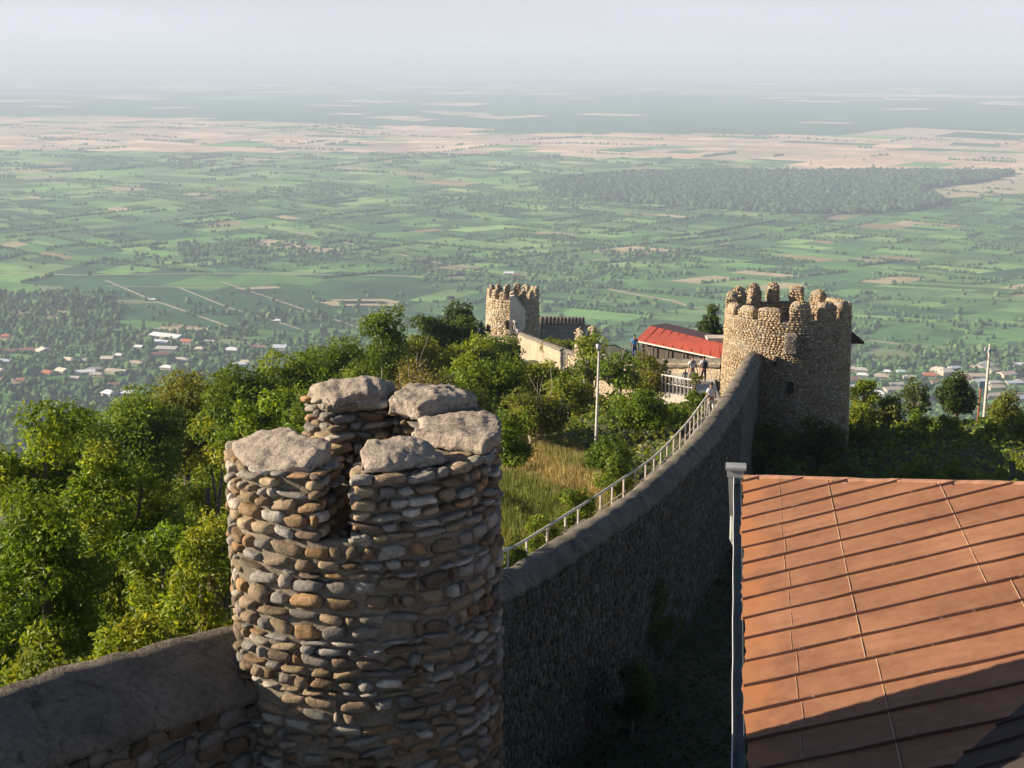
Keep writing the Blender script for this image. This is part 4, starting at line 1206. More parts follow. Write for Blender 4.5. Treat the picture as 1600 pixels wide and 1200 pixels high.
# ------------------------------------------------------------------ brown roofed building at the lower right
def build_roof_house():
    zE = -7.3
    a = PZ(1161, 745, zE); b_ = PZ(1168, 1160, zE)
    e = Vector((a.x - b_.x, a.y - b_.y, 0)).normalized()      # along the eave, away from the camera
    w = Vector((e.y, -e.x, 0))                                # to the right, up the slope
    TAN = .315
    th = math.atan(TAN)
    up = (w * math.cos(th) + Vector((0, 0, math.sin(th)))).normalized()
    nrm = e.cross(up) * -1
    if nrm.z < 0: nrm = -nrm
    O = Vector((b_.x, b_.y, zE))
    def to_uv(p): q = p - O; return q.dot(e), q.dot(up)
    def hit(px, py):
        r = ray(px, py); t = O.dot(nrm) / r.dot(nrm); return r * t
    uA, _ = to_uv(a)
    uF, vF = to_uv(hit(1600, 756))                            # the far hip edge runs through here
    slope = (uF - uA) / vF
    VM = 13.0
    root = empty('brown_roofed_house', (O.x, O.y, -13.5), label="building under a large brown standing-seam metal roof, rusty along its eave", cat='building')
    mtx = Matrix((( e.x, up.x, nrm.x, O.x), (e.y, up.y, nrm.y, O.y), (e.z, up.z, nrm.z, O.z), (0, 0, 0, 1)))
    # material: paint over sheet metal, rust and dents towards the eave
    m, nt, b = newmat('brown_sheet')
    co = tcoord(nt)
    sp = node(nt, 'ShaderNodeSeparateXYZ'); nt.links.new(co, sp.inputs[0])
    n1 = noise(nt, .5, 5, .6); n2 = noise(nt, 5, 6, .7); n3 = noise(nt, 1.3, 3, .5)
    c = mixc(nt, ramp(nt, n1, [(.35, 0.0), (.65, 1.0)]), (.175, .078, .042), (.27, .132, .073))
    mps = node(nt, 'ShaderNodeMapping'); mps.inputs['Scale'].default_value = (2.2, .22, 1); nt.links.new(co, mps.inputs[0])
    ns = noise(nt, 2.0, 5, .65, coord=mps.outputs[0])
    c = mixc(nt, ramp(nt, ns, [(.44, 0.0), (.66, .6)]), c, (.155, .066, .037))
    c = mixc(nt, ramp(nt, n2, [(.45, 0.0), (.75, .35)]), c, (.34, .185, .12))
    # rust, thickest by the eave (local y is the way up the slope)
    ad = node(nt, 'ShaderNodeMath', operation='MULTIPLY_ADD'); nt.links.new(n3, ad.inputs[0]); ad.inputs[1].default_value = -1.6; nt.links.new(sp.outputs[1], ad.inputs[2])
    ad2 = node(nt, 'ShaderNodeMath', operation='MULTIPLY_ADD'); nt.links.new(n2, ad2.inputs[0]); ad2.inputs[1].default_value = -.5; nt.links.new(ad.outputs[0], ad2.inputs[2])
    ad3 = node(nt, 'ShaderNodeMath', operation='ADD'); nt.links.new(ad2.outputs[0], ad3.inputs[0]); ad3.inputs[1].default_value = 1.0
    rust = ramp(nt, ad3.outputs[0], [(.0, .8), (.42, 0.0)])
    c = mixc(nt, rust, c, (.30, .125, .05))
    nt.links.new(c, b.inputs['Base Color']); b.inputs['Roughness'].default_value = .7
    b.inputs['Specular IOR Level'].default_value = .2
    big = noise(nt, .9, 2, .5)
    h = node(nt, 'ShaderNodeMath', operation='MULTIPLY_ADD'); nt.links.new(n2, h.inputs[0]); h.inputs[1].default_value = .06; nt.links.new(big, h.inputs[2])
    bump(nt, b, h.outputs[0], .55, .09)
    def local(mb, name, mat, par, smooth=False):
        o = mb.build(name, mat, None, smooth); o.parent = par
        o.matrix_local = Matrix.Translation(-Vector(par.location)) @ mtx if par is root else Matrix.Identity(4)
        return o
    # panels between the seams, each a slightly dished sheet
    SP = (uA) / 14.45
    rs = random.Random(4)
    mb = MB(); seam = MB(); joints = MB()
    us = [uA + slope * 0 - SP * .42 - SP * k for k in range(-16, 26)]
    def far_u(v): return uA + slope * v
    for k in range(len(us) - 1):
        u1, u0 = us[k], us[k+1]
        # the part of this strip inside the roof: from v0 (where the far edge crosses) to VM
        V, F = [], []
        n = 26
        vs = [VM * j / n for j in range(n + 1)]
        rows = []
        for v in vs:
            top = min(u1, far_u(v)); bot = min(u0, far_u(v))
            if top - bot < .004: rows.append(None); continue
            edge = -.03 + .02 * math.sin(u0 * 7) if v == 0 else 0
            row = []
            for q in range(5):
                t = q / 4
                row.append((bot + (top - bot) * t, v + edge + (rs.uniform(-.02, .02) if v == 0 else 0), -.006 * math.sin(math.pi * t) + .004 * math.sin(v * 3 + k)))
            rows.append(row)
        for j in range(n):
            if rows[j] is None or rows[j+1] is None: continue
            i = len(V); V += rows[j] + rows[j+1]
            for q in range(4): F.append((i+q, i+q+1, i+q+6, i+q+5)[::-1])
        if V: mb.add(V, F)
        # standing seam at u1
        if u1 < uA + 12:
            v0 = max(0, (u1 - uA) / slope) if slope * 1.0 > 0 else 0
            v1 = VM
            if slope < 0: v0 = 0; v1 = min(VM, (u1 - uA) / slope) if u1 < uA else 0
            if v1 > v0:
                m_ = max(2, int((v1 - v0) / .35)); pts = []
                for q in range(m_ + 1):
                    v = v0 + (v1 - v0) * q / m_; pts.append((u1 + .006 * math.sin(v * 5 + k) + rs.uniform(-.004, .004), v - (.03 if q == 0 else 0)))
                Vs, Fs = [], []
                for (u, v) in pts:
                    hh = .034 + rs.uniform(-.004, .004)
                    Vs += [(u - .012, v, -.01), (u - .010, v, hh), (u + .010, v, hh), (u + .012, v, -.01)]
                for q in range(len(pts) - 1):
                    i = q * 4
                    for z in range(3): Fs.append((i+z, i+z+1, i+z+5, i+z+4))
                Fs += [(3, 2, 1, 0), (len(Vs)-4, len(Vs)-3, len(Vs)-2, len(Vs)-1)]
                seam.add(Vs, Fs)
        # flat cross joints
        for v in (1.42 + (.12 if 27 < k < 34 else 0), 3.05 + (.28 if k > 25 else 0), 4.75, .60 + rs.uniform(-.03, .03)):
            if v > far_u(0) + 99: continue
            top = min(u1, far_u(v)); bot = min(u0, far_u(v))
            if top - bot < .1: continue
            big_ = v > 1
            joints.box((bot + .016, v - (.005 if big_ else .0025), 0.0), (top - .016, v + (.005 if big_ else .0025), .008 if big_ else .005))
    ro = local(mb, 'roof', m, root, True)
    ms, nt2, b2 = newmat('seam_paint')
    nn = noise(nt2, 7, 5, .7)
    nt2.links.new(mixc(nt2, ramp(nt2, nn, [(.62, 0.0), (.7, 1.0)]), (.09, .036, .022), (.32, .22, .17)), b2.inputs['Base Color']); b2.inputs['Roughness'].default_value = .6
    local(seam, 'standing_seam', ms, ro)
    mk_plain('joint', (.44, .28, .17), .6, 0, 6, .2, 0)
    local(joints, 'cross_joint', M['joint'], ro)
    # the far edge flashing
    fl = MB(); pts = []
    for j in range(60):
        v = VM * j / 59; pts.append((far_u(v) + .02 * math.sin(v * 2.1), v, .02 + rs.uniform(-.006, .01)))
    for q in range(59):
        (x0, y0, z0), (x1, y1, z1) = pts[q], pts[q+1]
        V = [(x0-.05, y0, z0), (x0+.05, y0, z0), (x1+.05, y1, z1), (x1-.05, y1, z1)]
        fl.add(V + [(x, y, z - .09) for x, y, z in V], [(0,3,2,1), (0,1,5,4), (1,2,6,5), (2,3,7,6), (3,0,4,7), (4,5,6,7)])
    mk_plain('flashing', (.30, .16, .10), .6, 0, 5, .35, .2)
    local(fl, 'flashing', M['flashing'], root)
    # other side of the hip: a plane falling away behind the far edge
    d_h = (Vector((far_u(1) - far_u(0), 1, 0))).normalized()
    p0 = mtx @ Vector((far_u(0), 0, -.03)); p1 = mtx @ Vector((far_u(VM), VM, -.03))
    ee = e * 5.5
    V = [p0, p1, p1 + ee * 2.2 + Vector((0, 0, -7.5)), p0 + ee * .06 + Vector((0, 0, -.06))]
    V = [tuple(v - Vector(root.location)) for v in V]
    MB().add(V, [(0, 1, 2, 3)]).build('roof', m, root)
    # walls below
    def wall(pa, pb, z0, z1, th_=.3):
        pa, pb = Vector(pa), Vector(pb); t = (pb - pa).normalized(); n_ = Vector((-t.y, t.x, 0)) * th_
        mb = MB(); V = [pa, pb, pb + n_, pa + n_]
        mb.add([(v.x - root.location.x, v.y - root.location.y, z0 - root.location.z) for v in V] + [(v.x - root.location.x, v.y - root.location.y, z1 - root.location.z) for v in V],
               [(0,3,2,1), (4,5,6,7), (0,1,5,4), (1,2,6,5), (2,3,7,6), (3,0,4,7)])
        mb.build('wall', M['mortar'], root)
    q0 = O + w * .55 + e * (-14); q1 = O + w * .55 + e * (uA - .5)
    wall(q1, q0, -22, zE + .02)
    wall(O + w * 12 + e * (uA - .5), q1 + w * .31, -22, zE - .1)
    # eave board, gutter with pale lip, hopper and pipe
    g = MB()
    V = []; ulist = [uA + .02 - (uA + 16) * q / 40 for q in range(41)]
    for u in ulist:
        jit = .006 * math.sin(u * 2.3)
        for (o, z) in ((-.03, -.02), (-.035, -.14), (-.10, -.155), (-.155, -.135), (-.165, -.03 + jit), (-.158, -.03 + jit), (-.148, -.125), (-.10, -.145), (-.042, -.13), (-.038, -.02)):
            p = O + e * u + w * o; V.append((p.x, p.y, zE + z))
    n = 10; F = []
    for i in range(40):
        for k in range(n): F.append((i*n+k, i*n+(k+1) % n, (i+1)*n+(k+1) % n, (i+1)*n+k))
    V = [(x - root.location.x, y - root.location.y, z - root.location.z) for x, y, z in V]
    mk_plain('gutter', (.10, .12, .12), .5, .2, 4, .3, 0)
    go = g.add(V, F).build('gutter', M['gutter'], root)
    lip = [(O + e * u + w * (-.162 + .004 * math.sin(u * 3.3))) for u in ulist]
    MB().tube([(p.x - root.location.x, p.y - root.location.y, zE - .022 - root.location.z) for p in lip], .008, 5).build('lip', M['cable'], go)
    # hopper head at the far corner
    hp = O + e * (uA + .02) + w * (-.13)
    Mx = Matrix(((e.x, w.x, 0, hp.x - root.location.x), (e.y, w.y, 0, hp.y - root.location.y), (0, 0, 1, zE - root.location.z), (0, 0, 0, 1)))
    hb = MB()
    hb.box((-.02, -.15, -.02), (.26, .15, .12), M=Mx)
    hb.box((-.05, -.18, .12), (.29, .18, .165), M=Mx)
    V = [(0,-.13,-.02), (.22,-.13,-.02), (.22,.13,-.02), (0,.13,-.02), (.03,-.08,-.75), (.20,-.08,-.75), (.20,.06,-.75), (.03,.06,-.75)]
    hb.add([tuple(Mx @ Vector(v)) for v in V], [(0,1,5,4), (1,2,6,5), (2,3,7,6), (3,0,4,7), (4,5,6,7)])
    ho = hb.build('rain_hopper', M['galvanised'], root)
    MB().tube([tuple(Mx @ Vector(v)) for v in ((.11, -.01, -.7), (.11, -.01, -1.2), (.11, .35, -1.9), (.11, .5, -2.4), (.11, .5, -9))], .06, 8).build('downpipe', M['galvanised'], ho)
    # the steeper dark roof that meets it at the bottom right corner
    k0 = hit(1470, 1210); k1 = hit(1612, 1088)
    dd = (k1 - k0).normalized()
    s0 = k0 - dd * 3; s1 = k1 + dd * 2.2
    rise = (w * .75 - e * .5 + Vector((0, 0, .62))).normalized() * 3.5
    V = [s0, s1, s1 + rise, s0 + rise, s0 + Vector((0, 0, -.4)), s1 + Vector((0, 0, -.4)), s1 + rise + Vector((.3, 0, -.4)), s0 + rise + Vector((.3, 0, -.4))]
    mk_plain('dark_sheet', (.03, .02, .017), .95, 0, 3, .25, .1)
    rd = empty('dark_roof', tuple(s0), label="dark brown steeper roof corner cutting across the lower right corner of the picture", cat='roof')
    MB().add([tuple(v - s0) for v in V], [(0,3,2,1), (4,5,6,7), (0,1,5,4), (1,2,6,5), (2,3,7,6), (3,0,4,7)]).build('roof_slope', M['dark_sheet'], rd)
    sm = MB()
    for q in range(1, 12):
        p = s0.lerp(s1, q / 12); nn_ = (s1 - s0).normalized()
        A = p; B = p + rise; nz = (s1-s0).cross(rise).normalized(); nz = nz if nz.z > 0 else -nz
        V = [A - nn_*.012, A + nn_*.012, B + nn_*.012, B - nn_*.012]; V = V + [v + nz * .03 for v in V]
        sm.add([tuple(v - s0) for v in V], [(4,5,6,7), (0,1,5,4), (1,2,6,5), (2,3,7,6), (3,0,4,7)])
    sm.build('standing_seam', M['dark_sheet'], rd)
build_roof_house()

# ------------------------------------------------------------------ stair path and railing along the long wall
RAIL = [(36.4, 786, 862), (40.0, 821.3, 844), (42.8, 848.8, 828), (44.9, 892, 801), (50.0, 1012.5, 721)]
RPTS = []
for D, px, py in ((36.6, 783, 862), (40.0, 821.3, 844), (41.6, 872, 812), (44.9, 930, 776), (47.4, 972, 748), (50.0, 1012.5, 721), (53, 1041.6, 695), (56, 1068, 667), (59, 1086, 645), (62, 1101, 624), (64.5, 1109, 616)):
    p = P(px, py, D); RPTS.append((p.x, p.y, p.z))
RS = smooth_path(RPTS, .2)
def build_path():
    V, F = [], []
    mb = MB()
    d = np.concatenate([[0], np.cumsum(np.linalg.norm(np.diff(RS[:, :2], axis=0), axis=1))])
    n = int(d[-1] / .38)
    for k in range(n):
        def at(s): return [np.interp(s, d, RS[:, q]) for q in range(3)]
        x0, y0, z0 = at(k * .38); x1, y1, z1 = at((k + 1) * .38)
        t = Vector((x1-x0, y1-y0, 0)).normalized(); nn = Vector((t.y, -t.x, 0))
        zt = (z0 + z1) / 2 - 1.08
        wd = min(1.3, .25 + .25 * k)
        a = [Vector((x0, y0, zt)) - nn * .2, Vector((x0, y0, zt)) + nn * wd, Vector((x1, y1, zt)) + nn * wd, Vector((x1, y1, zt)) - nn * .2]
        V = [tuple(v) for v in a] + [(v.x, v.y, v.z - .6) for v in a]
        mb.add(V, [(0,1,2,3), (0,4,5,1), (1,5,6,2), (2,6,7,3), (3,7,4,0)])
    tag(mb.build('path', M['concrete']), kind='structure')
    r = empty('railing', tuple(RPTS[0]), label="long cream metal railing following the inside of the long wall down to the big tower", cat='railing')
    L = Vector(r.location)
    S = [0]
    n = 25; step = d[-1] / n
    for k in range(n + 1):
        s = k * step; x, y, z = [float(np.interp(s, d, RS[:, q])) for q in range(3)]
        t = Vector((np.interp(s + .1, d, RS[:, 0]) - np.interp(s - .1, d, RS[:, 0]), np.interp(s + .1, d, RS[:, 1]) - np.interp(s - .1, d, RS[:, 1]), 0)).normalized()
        Mx = Matrix.Translation(Vector((x, y, z)) - L) @ Matrix.Rotation(math.atan2(t.y, t.x), 4, 'Z')
        MB().box((-.05, -.022, -1.25), (.05, .022, -.02), M=Mx).build('post', M['pale_paint'], r)
    sub = RS[::3]
    MB().tube([(p[0]-L.x, p[1]-L.y, p[2]-L.z) for p in sub], .045, 7).build('top_rail', M['pale_paint'], r, True)
    MB().tube([(p[0]-L.x, p[1]-L.y, p[2]-L.z - .55) for p in sub], .018, 6).build('middle_rail', M['pale_paint'], r, True)
build_path()

# ------------------------------------------------------------------ poles, sign, wires
def build_poles():
    t = P(936, 546, 57); b_ = P(931, 692, 56)
    r = empty('thin_pole', (b_.x, b_.y, b_.z - 1.6), label="tall thin pale pole with a lamp head in the bushes left of the railing", cat='pole')
    L = Vector(r.location)
    MB().tube([(0, 0, 0), tuple(b_ - L), tuple(t - L)], [.062, .06, .042], 8).build('shaft', M['concrete'], r, True)
    mb = MB(); q = t - L; mb.tube([q + Vector((-.02, 0, -.05)), q + Vector((-.04, 0, .22))], [.08, .10], 8).build('lamp_head', M['galvanised'], r, True)
    mb = MB(); mb.tube([q + Vector((0, 0, -.25)), q + Vector((.22, -.1, -.2))], .03, 6).build('bracket', M['galvanised'], r)
    t = P(1547, 538, 104); b_ = P(1537, 662, 104)
    r = empty('utility_pole', (b_.x, b_.y, b_.z - 1.5), label="leaning grey concrete utility pole carrying wires, at the right among the shrubs", cat='pole')
    L = Vector(r.location)
    MB().tube([(-.05, 0, 0), tuple(b_ - L), tuple(t - L)], [.15, .14, .09], 8).build('shaft', M['concrete'], r, True)
    q = t - L
    MB().box((q.x-.38, q.y-.05, q.z-.50), (q.x+.45, q.y+.05, q.z-.42)).build('crossarm', M['galvanised'], r)
    for k in (-.36, .40):
        MB().tube([(q.x+k, q.y, q.z-.45), (q.x+k, q.y, q.z-.22)], [.05, .035], 6).build('insulator', M['white_panel'], r)
    MB().box((q.x-.16, q.y-.2, q.z-.62), (q.x-.02, q.y-.08, q.z-.36)).build('junction_box', M['white_panel'], r)
    def wire(a, b, sag, label):
        pts = [a.lerp(b, k / 14) + Vector((0, 0, -sag * 4 * (k/14) * (1 - k/14))) for k in range(15)]
        o = MB().tube([tuple(p - a) for p in pts], .018, 5).build('overhead_wire', M['wire']); o.location = a
        tag(o, label, 'wire', 'wires of the utility pole')
    wire(t + Vector((-.36, 0, -.3)), P(1395, 640, 92), .25, "upper wire running down left from the utility pole over the pines")
    wire(t + Vector((-.2, 0, -1.0)), P(1452, 604, 101), .2, "lower shorter wire running down left from the utility pole")
    wire(t + Vector((.4, 0, -.3)), P(1604, 650, 97), .5, "wire running down right from the utility pole to the picture's edge")
    a = P(1533, 598, 101); f = P(1525, 684, 101)
    r = empty('sign_post', (f.x, f.y, f.z - .8), label="rusty red post with a blank white panel on top, left of the utility pole", cat='sign')
    L = Vector(r.location)
    MB().tube([(0, 0, 0), tuple(f - L), tuple(a - L)], [.07, .07, .06], 6).build('post', M['rust'], r)
    q = P(1533, 600, 101) - L
    MB().box((q.x-.18, q.y-.09, q.z-.32), (q.x+.22, q.y-.055, q.z+.22)).build('sign_panel', M['white_panel'], r)
build_poles()

# ------------------------------------------------------------------ red roofed pavilion
def build_red_roof():
    A, B = P(1016, 509, 112), P(1135, 538.5, 104.6)
    C_, D_ = P(993, 531, 109.0), P(1140, 562, 102)
    B.z = A.z if abs(B.z - A.z) < .3 else B.z
    r = empty('red_roofed_pavilion', (A.x, A.y, A.z - 4.5), label="long pavilion with a bright red metal roof left of the big tower", cat='building')
    L = Vector(r.location)
    off = Vector((0, 0, -.14))
    E1 = A + Vector((1.6, 3.4, -.42)); E2 = B + Vector((1.6, 3.4, -.42))
    V = [C_, D_, B, A]; V = V + [v + off for v in V]
    MB().add([tuple(v - L) for v in V], [(0,1,2,3), (4,7,6,5), (0,4,5,1), (1,5,6,2), (3,7,4,0)]).build('roof', M['red_roof'], r)
    V = [A, B, E2, E1]; V = V + [v + off for v in V]
    mk_plain('shaded_red_roof', (.09, .03, .022), .6, 0, 2, .2, 0)  # rear slope's shade painted as a darker roof colour
    MB().add([tuple(v - L) for v in V], [(0,1,2,3), (4,7,6,5), (1,5,6,2), (2,6,7,3), (3,7,4,0)]).build('rear_roof', M['shaded_red_roof'], r)
    sm = MB()
    for k in range(1, 10):
        a = C_.lerp(D_, k/10); b_ = A.lerp(B, k/10); t = (D_-C_).normalized() * .03
        V = [a - t, a + t, b_ + t, b_ - t]; V = V + [v + Vector((0, 0, .05)) for v in V]
        sm.add([tuple(v - L) for v in V], [(4,5,6,7), (0,1,5,4), (1,2,6,5), (3,0,4,7)])
    sm.build('standing_seam', M['red_roof'], r)
    def P2(v, dz): return v + Vector((0, 0, dz))
    a, b2, c, d = C_ + Vector((.5, .5, 0)), A + Vector((.35, .2, 0)), E1 + Vector((-.3, -.3, 0)), C_
    V = [P2(a, -.2), P2(b2, -.2), P2(c, -.2), P2(a, -4), P2(b2, -4), P2(c, -4)]
    MB().add([tuple(v - L) for v in V], [(0,1,4,3), (1,2,5,4)]).build('end_wall', M['dark_wood'], r)
    a, b2 = C_ + Vector((.5, .5, -.25)), D_ + Vector((.2, .6, -.25))
    V = [a, b2, P2(b2, -3.6), P2(a, -3.6)]
    MB().add([tuple(v - L) for v in V], [(0,1,2,3)]).build('front_wall', M['dark_wood'], r)
    for k in range(7):
        q = C_.lerp(D_, k / 6) - L + Vector((.25, .3, 0)); MB().box((q.x-.07, q.y-.07, q.z-3.6), (q.x+.07, q.y+.07, q.z-.1)).build('post', M['pale_bark'], r)
    MB().tube([tuple(C_ + Vector((0, -.04, -.1)) - L), tuple(D_ + Vector((0, -.04, -.1)) - L)], .05, 6).build('fascia', M['pale_paint'], r)
build_red_roof()

# ------------------------------------------------------------------ people
SKIN = (.30, .17, .11)
def skinned(name, pts, edges, rad, colour, parent, mat, sub=1):
    me = bpy.data.meshes.new(name); me.from_pydata([tuple(p) for p in pts], edges, []); me.update()
    o = bpy.data.objects.new('tmp', me); col.objects.link(o)
    md = o.modifiers.new('s', 'SKIN')
    for i, r_ in enumerate(rad):
        me.skin_vertices[0].data[i].radius = r_ if hasattr(r_, '__len__') else (r_, r_)
    me.skin_vertices[0].data[0].use_root = True
    s = o.modifiers.new('u', 'SUBSURF'); s.levels = sub; s.render_levels = sub
    dg = bpy.context.evaluated_depsgraph_get()
    m2 = bpy.data.meshes.new_from_object(o.evaluated_get(dg))
    V = np.array([v.co[:] for v in m2.vertices]); F = [tuple(p.vertices) for p in m2.polygons]
    bpy.data.objects.remove(o); bpy.data.meshes.remove(m2)
    return MB().add(V, F, colour).build(name, mat, parent, True)
def person(loc, h, rz, top, bottom, hair, label, pose='stand', pack=None, shorts=False):
    r = empty('person', loc, rz, label=label, cat='person')
    k = h / 1.75
    def v(x, y, z): return Vector((x, y, z)) * k
    step = .16 if pose == 'walk' else .04
    hip, wa, ch, nk = v(0, 0, .93), v(0, 0, 1.12), v(0, -.01, 1.34), v(0, 0, 1.47)
    hd0, hd1 = v(0, -.02, 1.58), v(0, -.015, 1.70)
    pts = [hip, wa, ch, nk, hd0, hd1]; E = [(0,1), (1,2), (2,3), (3,4), (4,5)]
    rad = [(.135*k, .10*k), (.125*k, .09*k), (.15*k, .10*k), (.055*k,)*2, (.078*k, .092*k), (.07*k, .085*k)]
    nose = len(pts); pts.append(v(0, -.115, 1.60)); E.append((4, nose)); rad.append(.014*k)
    ends = []
    for s in (-1, 1):
        a = len(pts)
        el = v(s*.25, .02 if s > 0 else -.04, 1.12); wr = v(s*.27, -.08 - (.1 if pose == 'walk' and s > 0 else 0), .88); pm = wr + v(s*.005, -.02, -.07)
        pts += [v(s*.18, 0, 1.41), el, wr, pm]; E += [(2, a), (a, a+1), (a+1, a+2), (a+2, a+3)]; rad += [.062*k, .043*k, .028*k, (.036*k, .018*k)]
        for f in range(4):
            b_ = len(pts); base = pm + v(s*.004, (f-1.5)*.018, -.035)
            pts += [base, base + v(-s*.008, -.004, -.035 - .006*(f in (1, 2))), base + v(-s*.02, -.006, -.06 - .008*(f in (1, 2)))]
            E += [(a+3, b_), (b_, b_+1), (b_+1, b_+2)]; rad += [.009*k, .008*k, .007*k]
        b_ = len(pts); pts += [pm + v(-s*.01, -.035, -.01), pm + v(-s*.02, -.05, -.04)]; E += [(a+3, b_), (b_, b_+1)]; rad += [.010*k, .008*k]
        a2 = len(pts)
        yk = -s * step
        pts += [v(s*.09, 0, .86), v(s*.10, yk*.6 - .02, .48), v(s*.10, yk, .09), v(s*.11, yk - .14, .03)]
        E += [(0, a2), (a2, a2+1), (a2+1, a2+2), (a2+2, a2+3)]; rad += [.095*k, .062*k, .040*k, (.042*k, .03*k)]
    body = skinned('body', pts, E, rad, SKIN, r, M['person'])
    # shirt
    P2 = [v(0, 0, .90), wa, ch, v(0, 0, 1.44)]; E2 = [(0,1), (1,2), (2,3)]; R2 = [(.155*k, .12*k), (.145*k, .11*k), (.168*k, .12*k), (.085*k, .075*k)]
    for s in (-1, 1):
        a = len(P2); P2 += [v(s*.18, 0, 1.41), v(s*.235, 0, 1.20)]; E2 += [(2, a), (a, a+1)]; R2 += [.078*k, .066*k]
    skinned('shirt', P2, E2, R2, top, r, M['person'])
    P3_ = [v(0, 0, .96), v(0, 0, .90)]; E3 = [(0,1)]; R3 = [(.145*k, .11*k), (.15*k, .115*k)]
    for s in (-1, 1):
        a = len(P3_); yk = -s * step
        P3_ += [v(s*.09, 0, .84), v(s*.10, yk*.6 - .02, .50)]; E3 += [(1, a), (a, a+1)]; R3 += [.107*k, .082*k]
        if not shorts: P3_.append(v(s*.10, yk, .10)); E3.append((a+1, a+2)); R3.append(.060*k)
    skinned('trousers', P3_, E3, R3, bottom, r, M['person'])
    mb = MB(); V0, F0 = ICO[2]
    V = V0 * np.array([.088, .105, .10]) * k; keep = ~((V[:, 1] < -.03*k) & (V[:, 2] < .02*k))
    V[~keep] *= .72
    mb.add(V + np.array(v(0, .005, 1.685)), F0, hair).build('hair', M['person'], r, True)
    if pack:
        V, F = grid_box(4, 3, 5); V = (V - .5) * np.array([.30, .17, .44]) * k
        n_ = np.linalg.norm(V / np.array([.30, .17, .44]) / k, axis=1)[:, None]; V = V * (1 - .25 * np.clip(n_ - .5, 0, 1))
        MB().add(V + np.array(v(0, .20, 1.22)), F, pack).build('backpack', M['person'], r, True)
WHITE, DK = (.72, .72, .74), (.03, .03, .045)
def stand_at(px, py_foot, z=None, D=None):
    p = PZ(px, py_foot, z) if z is not None else P(px, py_foot, D)
    return tuple(p)
zt = -20.44
p = P(1081, 600, 87.2); person((p.x, p.y, zt), 1.78, R(15), (.70, .72, .80), (.60, .57, .52), (.03, .02, .015), "adult in a white T-shirt and pale shorts beside a child on the terrace", 'walk', shorts=True)
p = P(1070.5, 604, 86.4); person((p.x, p.y, zt), 1.12, R(-10), (.66, .66, .68), (.25, .30, .42), (.16, .07, .04), "small child in a white top holding on beside the adult on the terrace", shorts=True)
p = P(1099, 600, 87.6); person((p.x, p.y, zt), 1.70, R(190), (.60, .66, .74), DK, (.02, .015, .012), "person in a white shirt with a dark backpack nearest the big tower", pack=(.03, .03, .04))
p = P(1113, 640, 65.2); zz = float(np.interp(63.5, RS[:, 1], RS[:, 2])) - 1.07
person((p.x - .25, 64.0, zz), 1.60, R(200), (.74, .74, .78), (.62, .62, .66), (.03, .02, .02), "person in white on the stair at the lower end of the long railing", 'walk')
p = P(808.5, 530, 183.5); person(tuple(P(809, 531, 183.0)), 1.72, R(180), (.62, .62, .72), DK, (.02, .015, .01), "person in a pale shirt and dark trousers at the top of the far stair")
person(tuple(P(804.5, 517, 184.8)), 1.72, R(180), (.78, .76, .74), (.6, .56, .5), (.05, .03, .02), "person all in white in the doorway of the distant round tower")
person(tuple(P(991, 559, 100)), 1.7, R(0), (.05, .25, .60), (.06, .08, .2), (.03, .02, .02), "person in bright blue below the left end of the red roof")

# ------------------------------------------------------------------ trees and bushes of the ridge
def leaf_faces(mb, C, N, size, rg, cols, elong=1.9):
    """One folded leaf (two triangles) at every C with normal N."""
    n = len(C)
    r = rg.normal(size=(n, 3)); T = np.cross(N, r); T /= np.linalg.norm(T, axis=1)[:, None] + 1e-9
    B = np.cross(N, T)
    s = size[:, None] if hasattr(size, '__len__') else size
    l = s * rg.uniform(.7, 1.3, (n, 1)); w = l / elong
    p0 = C - T * l * .5; p1 = C + B * w * .5 + N * w * .14; p2 = C + T * l * .5 - N * l * .12; p3 = C - B * w * .5 + N * w * .14
    V = np.stack([p0, p1, p2, p3], 1).reshape(-1, 3)
    i = np.arange(n)[:, None] * 4
    F = np.concatenate([i + np.array([[0, 1, 2]]), i + np.array([[0, 2, 3]])])
    mb.add(V, F, np.repeat(cols, 4, axis=0))

